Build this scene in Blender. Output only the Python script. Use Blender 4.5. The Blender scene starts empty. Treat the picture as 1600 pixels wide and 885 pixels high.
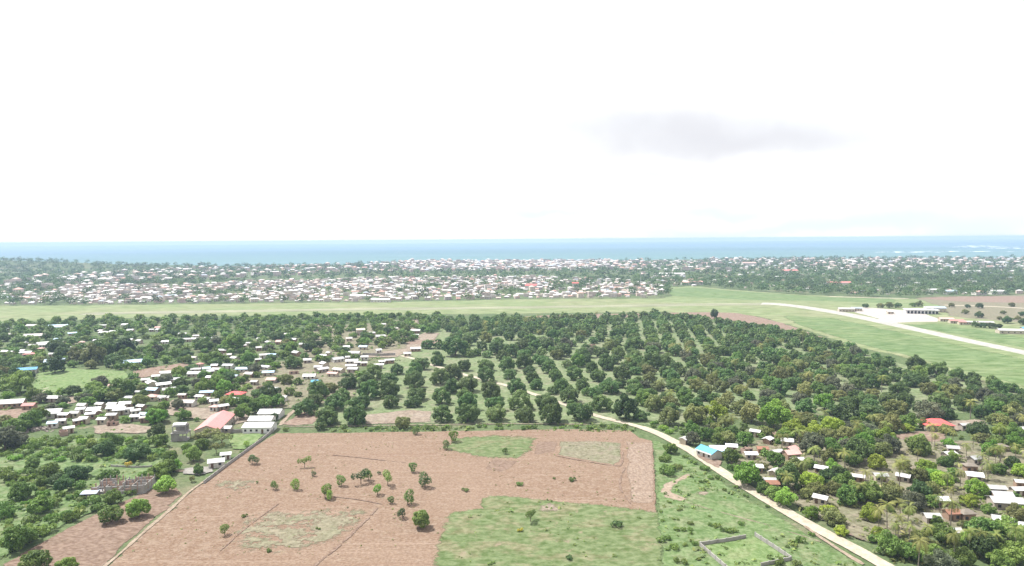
import bpy, bmesh, math, random
import numpy as np
from mathutils import Vector, Matrix
from mathutils.geometry import delaunay_2d_cdt

# ------------------------------------------------------------------ camera, sky, sun, exposure
SC = bpy.context.scene
COL = SC.collection
CAM_H, F_PX, HORIZON = 90.0, 1067.0, 374.5
PITCH = math.atan((442.5 - HORIZON) / F_PX)
ROLL = math.radians(0.40)
FWD = Vector((0, math.cos(PITCH), -math.sin(PITCH)))
UP0 = Vector((0, math.sin(PITCH), math.cos(PITCH)))
RT0 = Vector((1, 0, 0))
RT = RT0 * math.cos(ROLL) - UP0 * math.sin(ROLL)
UP = UP0 * math.cos(ROLL) + RT0 * math.sin(ROLL)
EYE = Vector((0, 0, CAM_H))
cam_data = bpy.data.cameras.new('camera')
cam = bpy.data.objects.new('camera', cam_data)
COL.objects.link(cam)
M = Matrix((RT, UP, -FWD)).transposed().to_4x4()
M.translation = EYE
cam.matrix_world = M
cam_data.sensor_width = 36.0
cam_data.lens = F_PX / 1600.0 * 36.0
cam_data.clip_start = 1.0
cam_data.clip_end = 120000.0
SC.camera = cam

SUN_EL, SUN_AZ = math.radians(60), math.radians(-62)      # azimuth clockwise from +Y
sun_dir = Vector((math.sin(SUN_AZ) * math.cos(SUN_EL), math.cos(SUN_AZ) * math.cos(SUN_EL), math.sin(SUN_EL)))
sl = bpy.data.lights.new('sun', 'SUN')
sl.energy, sl.angle, sl.color = 4.6, math.radians(0.9), (1.0, 0.99, 0.965)
so = bpy.data.objects.new('sun', sl)
COL.objects.link(so)
so.rotation_euler = (-sun_dir).to_track_quat('-Z', 'Y').to_euler()
so.location = (0, 0, 400)

world = bpy.data.worlds.new('World')
SC.world = world
world.use_nodes = True
wt = world.node_tree
wt.nodes.clear()
def wn(t, **k):
    n = wt.nodes.new(t)
    for a, b in k.items():
        setattr(n, a, b)
    return n
w_out = wn('ShaderNodeOutputWorld')
w_bg = wn('ShaderNodeBackground')
w_bg.inputs['Strength'].default_value = 0.1
w_sky = wn('ShaderNodeTexSky', sky_type='NISHITA', sun_disc=False, sun_elevation=SUN_EL, sun_rotation=SUN_AZ,
           altitude=90, air_density=1.0, dust_density=2.0, ozone_density=1.0)
w_tc = wn('ShaderNodeTexCoord')
# thin bright overcast with a few bluish thin spots
w_map = wn('ShaderNodeMapping'); w_map.inputs['Scale'].default_value = (1.6, 1.6, 9.0)
w_noise = wn('ShaderNodeTexNoise'); w_noise.inputs['Scale'].default_value = 2.4; w_noise.inputs['Detail'].default_value = 7
w_rng = wn('ShaderNodeMapRange'); w_rng.inputs['From Min'].default_value = 0.36; w_rng.inputs['From Max'].default_value = 0.56
w_rng.inputs['To Min'].default_value = 0.86; w_rng.inputs['To Max'].default_value = 1.0
w_mix = wn('ShaderNodeMix', data_type='RGBA')
w_mix.inputs['B'].default_value = (6.7, 6.75, 6.8, 1)
wt.links.new(w_tc.outputs['Generated'], w_map.inputs['Vector'])
wt.links.new(w_map.outputs[0], w_noise.inputs['Vector'])
wt.links.new(w_noise.outputs[0], w_rng.inputs['Value'])
wt.links.new(w_rng.outputs[0], w_mix.inputs['Factor'])
wt.links.new(w_sky.outputs[0], w_mix.inputs['A'])
# grey underside of one flat cloud bank right of centre
def px_dir(x, y):
    return (FWD * F_PX + RT * (x - 800) + UP * (442.5 - y)).normalized()
def cloud_mask(x, y, rx, ry, amp, prev, col=(4.45, 4.5, 4.8, 1)):
    c = px_dir(x, y)
    sub = wn('ShaderNodeVectorMath', operation='SUBTRACT'); sub.inputs[1].default_value = c
    nz = wn('ShaderNodeTexNoise'); nz.inputs['Scale'].default_value = 9; nz.inputs['Detail'].default_value = 6
    nzs = wn('ShaderNodeVectorMath', operation='SUBTRACT'); nzs.inputs[1].default_value = (.5, .5, .5)
    nzm = wn('ShaderNodeVectorMath', operation='MULTIPLY'); nzm.inputs[1].default_value = (.22, .22, .07)
    add = wn('ShaderNodeVectorMath', operation='ADD')
    mul = wn('ShaderNodeVectorMath', operation='MULTIPLY'); mul.inputs[1].default_value = (F_PX / rx, F_PX / rx * .3, F_PX / ry)
    ln = wn('ShaderNodeVectorMath', operation='LENGTH')
    mr = wn('ShaderNodeMapRange', interpolation_type='SMOOTHSTEP'); mr.inputs['From Min'].default_value = 1.45; mr.inputs['From Max'].default_value = 0.05
    mr.inputs['To Min'].default_value = 0; mr.inputs['To Max'].default_value = amp
    m = wn('ShaderNodeMix', data_type='RGBA'); m.inputs['B'].default_value = col
    wt.links.new(w_tc.outputs['Generated'], sub.inputs[0]); wt.links.new(w_tc.outputs['Generated'], nz.inputs['Vector'])
    wt.links.new(nz.outputs['Color'], nzs.inputs[0]); wt.links.new(nzs.outputs[0], nzm.inputs[0])
    wt.links.new(sub.outputs[0], add.inputs[0]); wt.links.new(nzm.outputs[0], add.inputs[1])
    wt.links.new(add.outputs[0], mul.inputs[0]); wt.links.new(mul.outputs[0], ln.inputs[0])
    wt.links.new(ln.outputs['Value'], mr.inputs['Value']); wt.links.new(mr.outputs[0], m.inputs['Factor'])
    wt.links.new(prev, m.inputs['A'])
    return m.outputs['Result']
sk = cloud_mask(1075, 203, 175, 48, .85, w_mix.outputs['Result'])
sk = cloud_mask(1190, 228, 200, 27, .75, sk)
PALE = (4.6, 5.3, 5.45, 1)
for x_, y_, rx_, ry_, a_ in ((1040, 278, 60, 14, .6), (830, 325, 80, 12, .7), (960, 300, 90, 10, .5), (1130, 328, 90, 12, .7), (1265, 72, 60, 12, .5), (30, 283, 70, 9, .5), (1380, 240, 70, 10, .35), (1450, 345, 260, 22, .7), (1180, 358, 260, 14, .6), (700, 348, 120, 9, .4), (560, 320, 80, 9, .3)):
    sk = cloud_mask(x_, y_, rx_, ry_, a_, sk, PALE)
wt.links.new(sk, w_bg.inputs['Color'])
wt.links.new(w_bg.outputs[0], w_out.inputs['Surface'])

SC.view_settings.view_transform = 'Standard'
SC.view_settings.look = 'None'
SC.view_settings.exposure = 0.88
SC.view_settings.gamma = 1.0
SC.view_settings.use_curve_mapping = False
SC.render.engine = 'CYCLES'
cy = SC.cycles
cy.use_denoising = True
cy.max_bounces = 5; cy.diffuse_bounces = 3; cy.glossy_bounces = 2; cy.transmission_bounces = 2
cy.volume_bounces = 1; cy.transparent_max_bounces = 6
cy.sample_clamp_indirect = 4.0

# ------------------------------------------------------------------ helpers
random.seed(7)
RNG = np.random.default_rng(11)

def at(x, y, z=0.0):
    """point of the plane height z that the photograph's pixel (1600 x 885) shows"""
    d = FWD * F_PX + RT * (x - 800) + UP * (442.5 - y)
    t = (z - CAM_H) / d.z
    return EYE + d * t

def to_px(p):
    v = Vector(p) - EYE
    zz = v.dot(FWD)
    return 800 + F_PX * v.dot(RT) / zz, 442.5 - F_PX * v.dot(UP) / zz

def depth_at(y):
    return at(800, y).y

class Z:
    """zoomed view: origin and scale, so that measured view coordinates become photo pixels"""
    def __init__(s, x0, y0, k): s.x0, s.y0, s.k = x0, y0, k
    def __call__(s, x, y): return s.x0 + x / s.k, s.y0 + y / s.k
R8, R1B, R1A = Z(0, 490, 4.658), Z(240, 490, 4.658), Z(440, 490, 4.658)
R2, R3, R4 = Z(660, 480, 4.658), Z(860, 480, 4.658), Z(1080, 500, 4.658)
R5, R6, R7 = Z(1340, 560, 4.658), Z(1040, 640, 4.658), Z(1300, 695, 4.658)

def vnoise(x, y, seed=0):
    """smooth value noise, arrays in, -1..1 out"""
    x = np.asarray(x, float); y = np.asarray(y, float)
    xi, yi = np.floor(x), np.floor(y)
    fx, fy = x - xi, y - yi
    fx, fy = fx * fx * (3 - 2 * fx), fy * fy * (3 - 2 * fy)
    def h(a, b):
        s = np.sin(a * 127.1 + b * 311.7 + seed * 74.7) * 43758.5453
        return (s - np.floor(s)) * 2 - 1
    return (h(xi, yi) * (1 - fx) + h(xi + 1, yi) * fx) * (1 - fy) + (h(xi, yi + 1) * (1 - fx) + h(xi + 1, yi + 1) * fx) * fy

def inside(poly, x, y):
    c = False
    n = len(poly)
    j = n - 1
    for i in range(n):
        xi, yi = poly[i]; xj, yj = poly[j]
        if (yi > y) != (yj > y) and x < (xj - xi) * (y - yi) / (yj - yi) + xi:
            c = not c
        j = i
    return c

def seg_dist(P, A, B):
    """distances from points P (n,2) to the closed polyline segments A-B (m,2)"""
    AB = B - A
    L = (AB ** 2).sum(1) + 1e-9
    d = np.full(len(P), 1e9)
    for a, ab, l in zip(A, AB, L):
        t = np.clip(((P - a) @ ab) / l, 0, 1)
        d = np.minimum(d, np.hypot(*(P - a - t[:, None] * ab).T))
    return d

def mesh_np(name, V, faces, mats, fmat=None, tint=None, smooth=False):
    """faces: (n,3) or (n,4) array; tint: per-vertex (n,2)"""
    me = bpy.data.meshes.new(name)
    V = np.asarray(V, np.float32); faces = np.asarray(faces, np.int32)
    nf, k = faces.shape
    me.vertices.add(len(V)); me.vertices.foreach_set('co', V.ravel())
    me.loops.add(nf * k); me.loops.foreach_set('vertex_index', faces.ravel())
    me.polygons.add(nf)
    me.polygons.foreach_set('loop_start', np.arange(nf, dtype=np.int32) * k)
    try:
        me.polygons.foreach_set('loop_total', np.full(nf, k, np.int32))
    except Exception:
        pass
    for m in mats:
        me.materials.append(m)
    if fmat is not None:
        me.polygons.foreach_set('material_index', np.asarray(fmat, np.int32))
    if smooth:
        me.polygons.foreach_set('use_smooth', np.ones(nf, bool))
    me.update(calc_edges=True)
    if tint is not None:
        a = me.attributes.new('tint', 'FLOAT_VECTOR', 'POINT')
        t3 = np.zeros((len(V), 3), np.float32); t3[:, :tint.shape[1]] = tint
        a.data.foreach_set('vector', t3.ravel())
    return me

class MB:
    """collects boxes, prisms and tubes as one mesh"""
    def __init__(s): s.v, s.f = [], []
    def add(s, vs, fs):
        o = len(s.v); s.v += [tuple(p) for p in vs]; s.f += [[i + o for i in q] for q in fs]
        return s
    def box(s, x0, x1, y0, y1, z0, z1):
        return s.add([(x0, y0, z0), (x1, y0, z0), (x1, y1, z0), (x0, y1, z0), (x0, y0, z1), (x1, y0, z1), (x1, y1, z1), (x0, y1, z1)],
                     [(0, 3, 2, 1), (4, 5, 6, 7), (0, 1, 5, 4), (1, 2, 6, 5), (2, 3, 7, 6), (3, 0, 4, 7)])
    def tube(s, pts, rads, n=7):
        ring = []
        for i, (p, r) in enumerate(zip(pts, rads)):
            p = Vector(p)
            a = Vector(pts[min(i + 1, len(pts) - 1)]) - Vector(pts[max(i - 1, 0)])
            a.normalize()
            u = a.orthogonal().normalized() if abs(a.z) < .9 else Vector((1, 0, 0)).cross(a).normalized()
            w = a.cross(u)
            ring.append([p + (u * math.cos(2 * math.pi * k / n) + w * math.sin(2 * math.pi * k / n)) * r for k in range(n)])
        vs = [q for r_ in ring for q in r_]
        fs = [(i * n + k, i * n + (k + 1) % n, (i + 1) * n + (k + 1) % n, (i + 1) * n + k) for i in range(len(pts) - 1) for k in range(n)]
        fs.append(tuple(reversed(range(n)))); fs.append(tuple((len(pts) - 1) * n + k for k in range(n)))
        return s.add(vs, fs)
    def mesh(s, name, mat):
        me = bpy.data.meshes.new(name); me.from_pydata(s.v, [], s.f)
        me.materials.append(mat); me.update()
        return me
    def build(s, name, mat, parent=None):
        return obj(name, s.mesh(name, mat), parent)

def obj(name, me, parent=None):
    o = bpy.data.objects.new(name, me); COL.objects.link(o)
    if parent is not None:
        o.parent = parent
    return o
def empty(name, loc, rz=0.0, s=1.0):
    o = bpy.data.objects.new(name, None); COL.objects.link(o)
    o.location = loc; o.rotation_euler = (0, 0, rz); o.scale = (s, s, s) if not isinstance(s, tuple) else s
    o.empty_display_size = 1
    return o
def tag(o, label=None, cat=None, group=None, kind=None):
    for k, v in (('label', label), ('category', cat), ('group', group), ('kind', kind)):
        if v: o[k] = v
    return o

# ------------------------------------------------------------------ materials
class NT:
    def __init__(s, mat):
        mat.use_nodes = True; s.t = mat.node_tree; s.t.nodes.clear()
    def n(s, t, ins=None, **k):
        nd = s.t.nodes.new(t)
        for a, b in k.items(): setattr(nd, a, b)
        for a, b in (ins or {}).items():
            if isinstance(b, bpy.types.NodeSocket): s.t.links.new(b, nd.inputs[a])
            else: nd.inputs[a].default_value = b
        return nd
    def noise(s, vec, scale, detail=4, rough=.55, dist=0):
        return s.n('ShaderNodeTexNoise', {'Vector': vec, 'Scale': scale, 'Detail': detail, 'Roughness': rough, 'Distortion': dist}).outputs[0]
    def rng(s, v, a, b, c=0., d=1.):
        return s.n('ShaderNodeMapRange', {'Value': v, 'From Min': a, 'From Max': b, 'To Min': c, 'To Max': d}, interpolation_type='SMOOTHSTEP').outputs[0]
    def mix(s, f, a, b, blend='MIX'):
        nd = s.n('ShaderNodeMix', data_type='RGBA', blend_type=blend)
        for k, v in (('Factor', f), ('A', a), ('B', b)):
            if isinstance(v, bpy.types.NodeSocket): s.t.links.new(v, nd.inputs[k])
            elif k == 'Factor': nd.inputs[k].default_value = v
            else: nd.inputs[k].default_value = (*v[:3], 1)
        return nd.outputs['Result']
    def math(s, op, a, b=0.0):
        nd = s.n('ShaderNodeMath', operation=op)
        for i, v in enumerate((a, b)):
            if isinstance(v, bpy.types.NodeSocket): s.t.links.new(v, nd.inputs[i])
            else: nd.inputs[i].default_value = v
        return nd.outputs[0]
    def pos(s): return s.n('ShaderNodeNewGeometry').outputs['Position']
    def objc(s): return s.n('ShaderNodeTexCoord').outputs['Object']
    def out(s, color, rough=.85, bump=None, bdist=.1, spec=.25, metal=0.):
        ins = {'Base Color': color, 'Roughness': rough, 'Specular IOR Level': spec, 'Metallic': metal}
        p = s.n('ShaderNodeBsdfPrincipled')
        for k, v in ins.items():
            if isinstance(v, bpy.types.NodeSocket): s.t.links.new(v, p.inputs[k])
            elif k == 'Base Color': p.inputs[k].default_value = (*v[:3], 1)
            else: p.inputs[k].default_value = v
        if bump is not None:
            b = s.n('ShaderNodeBump', {'Height': bump, 'Distance': bdist, 'Strength': 1.0})
            s.t.links.new(b.outputs[0], p.inputs['Normal'])
        o = s.n('ShaderNodeOutputMaterial'); s.t.links.new(p.outputs[0], o.inputs[0])
        return p
def newmat(name):
    m = bpy.data.materials.new(name); return m, NT(m)

GRASS, GRASS2, DRY, SOIL = (.088, .124, .050), (.062, .098, .037), (.160, .150, .092), (.190, .142, .108)
def ground_color(t, p):
    """the common rough land: grass, dry tufts and bare earth mixed by noise in world space"""
    big, mid, fine = t.noise(p, .011, 5, .6), t.noise(p, .06, 5, .65), t.noise(p, .55, 4, .7)
    c = t.mix(t.rng(mid, .38, .62), GRASS, GRASS2)
    c = t.mix(t.rng(t.math('ADD', big, t.math('MULTIPLY', mid, .6)), .78, 1.02), c, DRY)
    c = t.mix(t.rng(t.math('ADD', mid, t.math('MULTIPLY', fine, .5)), .88, 1.08), c, SOIL)
    c = t.mix(t.rng(fine, .30, .75), t.mix(.35, c, (.02, .035, .012)), t.mix(.18, c, (.30, .30, .17)))
    return c, fine

def patch_mat(name, colors, fine_scale=.6, stretch=(1, 1, 1), rot=0., big=.03, specks=None, bump=.12, edge=True, ratio=.35, cover=1., amp=1.3, lines=False, grain=.30):
    """colors: main, second, third; wears away raggedly at the patch's edge, cover < 1 leaves holes"""
    m, t = newmat(name)
    p = t.pos()
    mp = t.n('ShaderNodeMapping', {'Vector': p, 'Scale': stretch, 'Rotation': (0, 0, rot)}).outputs[0]
    nb, nm, nf = t.noise(p, big, 5, .6), t.noise(mp, fine_scale * .28, 5, .65), t.noise(mp, fine_scale, 4, .7)
    c = t.mix(t.rng(nb, .36, .64), colors[0], colors[1])
    c = t.mix(t.rng(t.math('ADD', nm, t.math('MULTIPLY', nb, .4)), .66, .86, 0, ratio * 2), c, colors[2])
    c = t.mix(t.rng(nf, .32, .68), t.mix(grain, c, (.02, .02, .012)), t.mix(grain * .5, c, (.5, .45, .36)))
    if specks:
        ns = t.noise(p, .16, 6, .75)
        c = t.mix(t.rng(ns, .58, .68, 0, .8), c, specks)
    if lines:      # plough and harrow lines, drier and damper strips
        l1 = t.noise(t.n('ShaderNodeMapping', {'Vector': p, 'Scale': (.012, .42, 1), 'Rotation': (0, 0, .05)}).outputs[0], 1., 4, .7)
        l2 = t.noise(t.n('ShaderNodeMapping', {'Vector': p, 'Scale': (.05, 1.6, 1), 'Rotation': (0, 0, -.04)}).outputs[0], 1., 3, .7)
        c = t.mix(t.rng(l1, .56, .70, 0, .5), c, (.17, .105, .072)); c = t.mix(t.rng(l1, .42, .30, 0, .4), c, (.33, .25, .195))
        c = t.mix(t.rng(l2, .58, .72, 0, .45), c, (.16, .10, .07))
    pr = t.out(c, .95, nf, bump, .1)
    if edge:
        e = t.n('ShaderNodeAttribute', attribute_name='edge').outputs['Fac']
        en = t.noise(p, .35, 6, .75)
        if cover < 1:
            en2 = t.noise(p, .13, 6, .75)
            e = t.math('MULTIPLY', e, t.rng(en2, 1 - cover - .1, 1 - cover + .12, .1, 1.))
        al = t.rng(t.math('ADD', e, t.math('MULTIPLY', t.math('SUBTRACT', en, .5), amp)), .22, .50)
        tr = t.n('ShaderNodeBsdfTransparent')
        mx = t.n('ShaderNodeMixShader', {0: al, 1: tr.outputs[0], 2: pr.outputs[0]})
        o = [n for n in t.t.nodes if n.type == 'OUTPUT_MATERIAL'][0]
        t.t.links.new(mx.outputs[0], o.inputs[0])
    return m

MAT = {}
m, t = newmat('rough_land'); c, fn = ground_color(t, t.pos()); t.out(c, .95, fn, .15, .1); MAT['land'] = m
MAT['plough'] = patch_mat('ploughed_soil', [(0.206, 0.133, 0.092), (0.173, 0.104, 0.067), (0.244, 0.173, 0.127)], 1.5, (.7, 1, 1), .02, .012, (.185, .140, .090), .3, lines=True, grain=.28)
MAT['darksoil'] = patch_mat('dark_ploughed_soil', [(0.158, 0.099, 0.072), (0.180, 0.114, 0.084), (0.134, 0.084, 0.058)], .9, (.6, 1, 1), .7, .03, None, .2)
MAT['furrow'] = patch_mat('dark_furrow_soil', [(.165, .105, .078), (.185, .115, .086), (.150, .095, .070)], .9, (1, 1, 1), .7, .03, None, .2, cover=.55)
MAT['baresoil'] = patch_mat('bare_village_soil', [(0.224, 0.176, 0.136), (0.195, 0.145, 0.110), (0.264, 0.220, 0.176)], .5, (1, 1, 1), 0, .05, (.12, .13, .06), cover=.75)
MAT['redsoil'] = patch_mat('reddish_bare_soil', [(0.198, 0.132, 0.101), (0.180, 0.114, 0.084), (0.229, 0.167, 0.132)], .5, (1, 1, 1), 0, .05, (.12, .13, .06), cover=.75)
MAT['weedy'] = patch_mat('sparse_weeds', [(0.184, 0.160, 0.107), (0.148, 0.143, 0.082), (0.189, 0.156, 0.107)], .5, (1, 1, 1), 0, .05, (.11, .13, .055), cover=.52)
MAT['drygrass'] = patch_mat('dry_pale_grass', [(0.157, 0.140, 0.089), (0.128, 0.128, 0.070), (0.200, 0.157, 0.119)], .5, (1, 1, 1), 0, .05, (.10, .125, .05), cover=.8)
MAT['plotgrass'] = patch_mat('plot_dry_grass', [(0.160, 0.144, 0.092), (0.128, 0.132, 0.072), (0.200, 0.160, 0.120)], .5, (1, 1, 1), 0, .05, (.11, .14, .06))
MAT['grass'] = patch_mat('short_green_grass', [(0.087, 0.150, 0.043), (0.070, 0.131, 0.033), (0.147, 0.164, 0.080)], .5, (1, 1, 1), 0, .04, (.065, .098, .032))
MAT['plot'] = patch_mat('patchy_plot_grass', [(0.089, 0.129, 0.041), (0.070, 0.115, 0.029), (0.157, 0.144, 0.074)], .45, (.7, 1, 1), 0, .035, (.205, .165, .115), cover=.93, amp=1.6, ratio=.4)
MAT['lawn'] = patch_mat('bright_lawn', [(0.110, 0.179, 0.051), (0.099, 0.166, 0.046), (0.153, 0.187, 0.076)], .5, (1, 1, 1), 0, .05, None, .05)
MAT['orchardgrass'] = patch_mat('orchard_grass', [(0.113, 0.163, 0.062), (0.132, 0.168, 0.075), (0.183, 0.178, 0.110)], .35, (1, 1, 1), 0, .03, (.075, .105, .035))
MAT['airgrass'] = patch_mat('airfield_grass', [(0.141, 0.190, 0.069), (0.164, 0.196, 0.082), (0.200, 0.206, 0.106)], .12, (.35, 1, 1), 0, .006, None, .05)
MAT['airgreen'] = patch_mat('airfield_green_grass', [(0.081, 0.146, 0.041), (0.095, 0.160, 0.045), (0.116, 0.162, 0.056)], .16, (.35, 1, 1), .25, .010, (.06, .10, .032), .05)
MAT['track'] = patch_mat('pale_murram_track', [(.42, .365, .280), (.39, .335, .255), (.46, .41, .32)], .6, (1, 1, 1), 0, .05, None, .03, edge=True, ratio=.3, amp=.8)
MAT['path'] = patch_mat('worn_footpath', [(0.270, 0.207, 0.155), (0.248, 0.184, 0.135), (0.306, 0.243, 0.189)], .6, (1, 1, 1), 0, .05, None, .03, cover=.7)
MAT['asphalt'] = patch_mat('weathered_runway', [(.36, .345, .315), (.33, .315, .285), (.40, .385, .35)], .2, (1, 1, 1), 0, .02, None, .01, edge=False)
MAT['runfaint'] = patch_mat('worn_grassy_runway', [(.215, .222, .135), (.235, .232, .155), (.200, .215, .120)], .06, (.2, 1, 1), 0, .006, None, .01, amp=.8)
MAT['apron'] = patch_mat('apron_concrete', [(.40, .355, .33), (.42, .375, .345), (.37, .33, .305)], .2, (1, 1, 1), 0, .03, None, .01, edge=False)
MAT['greyslab'] = patch_mat('grey_murram', [(.24, .225, .21), (.22, .205, .19), (.27, .255, .235)], .5, (1, 1, 1), 0, .06, None, .05)

def solid(name, col, var=.25, rough=.8, scale=1.2, rib=None, spec=.3, dirt=(.10, .075, .05)):
    m, t = newmat(name)
    p = t.objc()
    n1, n2 = t.noise(t.pos(), scale * .35, 5, .65), t.noise(t.pos(), scale * 3, 4, .7)
    c = t.mix(t.rng(n1, .45, .75, 0, var), col, dirt)
    c = t.mix(t.rng(n2, .3, .8, 0, var * .5), c, [x * .6 for x in col])
    h = n2
    if rib:
        w = t.n('ShaderNodeTexWave', {'Vector': p, 'Scale': rib, 'Distortion': 0.}, wave_type='BANDS', bands_direction='X').outputs['Fac']
        h = w
    t.out(c, rough, h, .03, spec)
    return m
ROOF = {
 'w': solid('white_iron_sheet', (.56, .55, .535), .35, .5, .5, 2.0, dirt=(.30, .24, .19)),
 'g': solid('grey_iron_sheet', (.40, .40, .40), .5, .5, .5, 2.0, dirt=(.24, .19, .15)),
 'lb': solid('pale_blue_iron_sheet', (.42, .56, .68), .3, .5, .5, 2.0),
 'bl': solid('blue_iron_sheet', (.08, .30, .52), .3, .5, .5, 2.0),
 'gb': solid('grey_blue_iron_sheet', (.34, .42, .50), .35, .5, .5, 2.0),
 'p': solid('faded_pink_iron_sheet', (.56, .34, .30), .3, .55, .5, 2.0),
 'r': solid('dull_red_iron_sheet', (.50, .20, .18), .3, .55, .5, 2.0),
 'R': solid('bright_red_iron_sheet', (.62, .11, .10), .2, .5, .5, 2.0),
 'rust': solid('rusty_iron_sheet', (.30, .14, .09), .5, .7, .5, 2.0),
 'th': solid('palm_thatch', (.20, .17, .14), .4, .95, 2.),
 'c': solid('cream_roof', (.60, .52, .40), .3, .7, .5),
 'hall': solid('salmon_hall_sheet', (.54, .23, .215), .22, .5, .4, 2.0),
 'blue': solid('turquoise_blue_sheet', (.10, .34, .50), .15, .45, .4, 2.0, dirt=(.3, .4, .45)),
 'shed': solid('bluish_shed_sheet', (.40, .44, .52), .25, .45, .5, 2.0),
}
ROOF['w2'] = solid('dulled_iron_sheet', (.43, .42, .41), .5, .5, .5, 2.0, dirt=(.30, .24, .19))
ROOF['w3'] = solid('rust_stained_iron_sheet', (.50, .47, .44), .75, .6, .8, 2.0, dirt=(.30, .18, .12))
ROOF['w4'] = solid('fresh_iron_sheet', (.74, .74, .74), .15, .4, .5, 2.0, dirt=(.4, .36, .32))
ROOFWORD = {'w': 'white', 'g': 'grey', 'lb': 'pale blue', 'bl': 'blue', 'gb': 'grey-blue', 'p': 'faded pink', 'r': 'dull red', 'R': 'bright red', 'rust': 'rusty', 'th': 'thatched', 'c': 'cream', 'br': 'brown'}
WALLS = [solid('cream_plaster', (.46, .40, .31)), solid('coral_block', (.36, .31, .26), .4), solid('mud_wall', (.30, .20, .14), .4), solid('white_limewash', (.58, .55, .50), .3)]
MAT['concrete'] = solid('raw_concrete', (.30, .285, .27), .4, .9, 1.)
MAT['block'] = solid('grey_block', (.33, .31, .285), .45, .9, 1.)
MAT['brick'] = solid('pinkish_brick', (.36, .25, .20), .35, .9, 1.)
MAT['dark'] = solid('dark_opening', (.03, .028, .026), .1, .6)
MAT['doorwood'] = solid('door_wood', (.12, .07, .04), .3, .7)
MAT['white'] = solid('white_paint', (.70, .69, .67), .2, .6, .5)
MAT['bark'] = solid('grey_brown_bark', (.16, .125, .095), .5, .95, 2., spec=.1)
MAT['palmbark'] = solid('palm_bark', (.22, .19, .155), .4, .95, 2., spec=.1)
MAT['rubble'] = solid('rubble_stone', (.27, .23, .20), .4, .95, 2.)
MAT['steel'] = solid('mast_steel', (.45, .44, .43), .2, .5)

def leafmat(name, a, b, c, trans=.36):
    m, t = newmat(name)
    at_ = t.n('ShaderNodeAttribute', attribute_name='tint').outputs['Vector']
    sp = t.n('ShaderNodeSeparateXYZ', {'Vector': at_})
    orand = t.n('ShaderNodeObjectInfo').outputs['Random']
    tree = t.math('FRACT', t.math('ADD', sp.outputs[1], orand))
    col = t.mix(t.rng(sp.outputs[0], .05, .9), a, b)
    col = t.mix(t.rng(sp.outputs[0], .84, .95, 0, .85), col, c)
    col = t.mix(t.rng(tree, .55, 1, 0, .30), col, c)
    f7 = t.math('FRACT', t.math('MULTIPLY', tree, 7.31))
    hsv = t.n('ShaderNodeHueSaturation', {'Color': col, 'Value': t.rng(f7, 0, 1, .80, 1.28), 'Saturation': 1.0, 'Hue': t.rng(t.math('FRACT', t.math('MULTIPLY', tree, 3.77)), 0, 1, .485, .512)})
    col = hsv.outputs[0]
    d = t.n('ShaderNodeBsdfPrincipled', {'Base Color': col, 'Roughness': .55, 'Specular IOR Level': .3})
    tr = t.n('ShaderNodeBsdfTranslucent', {'Color': col})
    mx = t.n('ShaderNodeMixShader', {0: trans, 1: d.outputs[0], 2: tr.outputs[0]})
    t.n('ShaderNodeOutputMaterial', {0: mx.outputs[0]})
    return m
LEAF = {
 'mango': leafmat('mango_leaves', (0.051, 0.104, 0.026), (0.139, 0.223, 0.063), (0.237, 0.280, 0.101)),
 'green': leafmat('green_leaves', (0.072, 0.141, 0.024), (0.173, 0.270, 0.057), (0.272, 0.343, 0.089)),
 'bright': leafmat('fresh_green_leaves', (0.095, 0.199, 0.024), (0.208, 0.352, 0.054), (0.310, 0.434, 0.082)),
 'lime': leafmat('lime_green_leaves', (0.161, 0.244, 0.024), (0.310, 0.407, 0.054), (0.414, 0.469, 0.089)),
 'olive': leafmat('olive_leaves', (0.110, 0.138, 0.038), (0.237, 0.262, 0.087), (0.358, 0.326, 0.135)),
 'dark': leafmat('dark_leaves', (0.046, 0.093, 0.026), (0.106, 0.173, 0.051), (0.169, 0.235, 0.074)),
 'grey': leafmat('grey_green_leaves', (0.094, 0.111, 0.061), (0.165, 0.182, 0.103), (0.231, 0.223, 0.147)),
 'palm': leafmat('palm_fronds', (0.118, 0.158, 0.033), (0.263, 0.279, 0.074), (0.414, 0.361, 0.135)),
 'shrub': leafmat('shrub_leaves', (0.095, 0.158, 0.033), (0.189, 0.270, 0.064), (0.294, 0.326, 0.104)),
 'yellow': leafmat('yellow_green_leaves', (0.224, 0.235, 0.030), (0.452, 0.396, 0.053), (0.603, 0.487, 0.074)),
}

# ------------------------------------------------------------------ ground, sea, fields, roads
def px_poly(pts, z=0): return [(at(x, y, z).x, at(x, y, z).y) for x, y in pts]
COAST = [(-300, 414), (0, 416), (200, 417), (330, 416.5), (450, 416), (560, 414.5), (660, 411.5), (800, 408.5), (950, 407), (1100, 405.2), (1300, 404), (1600, 403), (1900, 402)]
_cw = px_poly(COAST)
CX, CY = np.array([p[0] for p in _cw]), np.array([p[1] for p in _cw])
def coast_y(x): return np.interp(x, CX, CY)
def terr(x, y):
    x = np.asarray(x, float); y = np.asarray(y, float)
    z = 34 * np.exp(-((x + 2150) / 720) ** 2 - ((y - 2420) / 330) ** 2)
    z = z + 9 * np.exp(-((x + 400) / 260) ** 2 - ((y - 2600) / 200) ** 2)
    return z
def sheet(name, me, kind='structure', label=None):
    o = obj(name, me); tag(o, label, None, None, kind); return o
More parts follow.
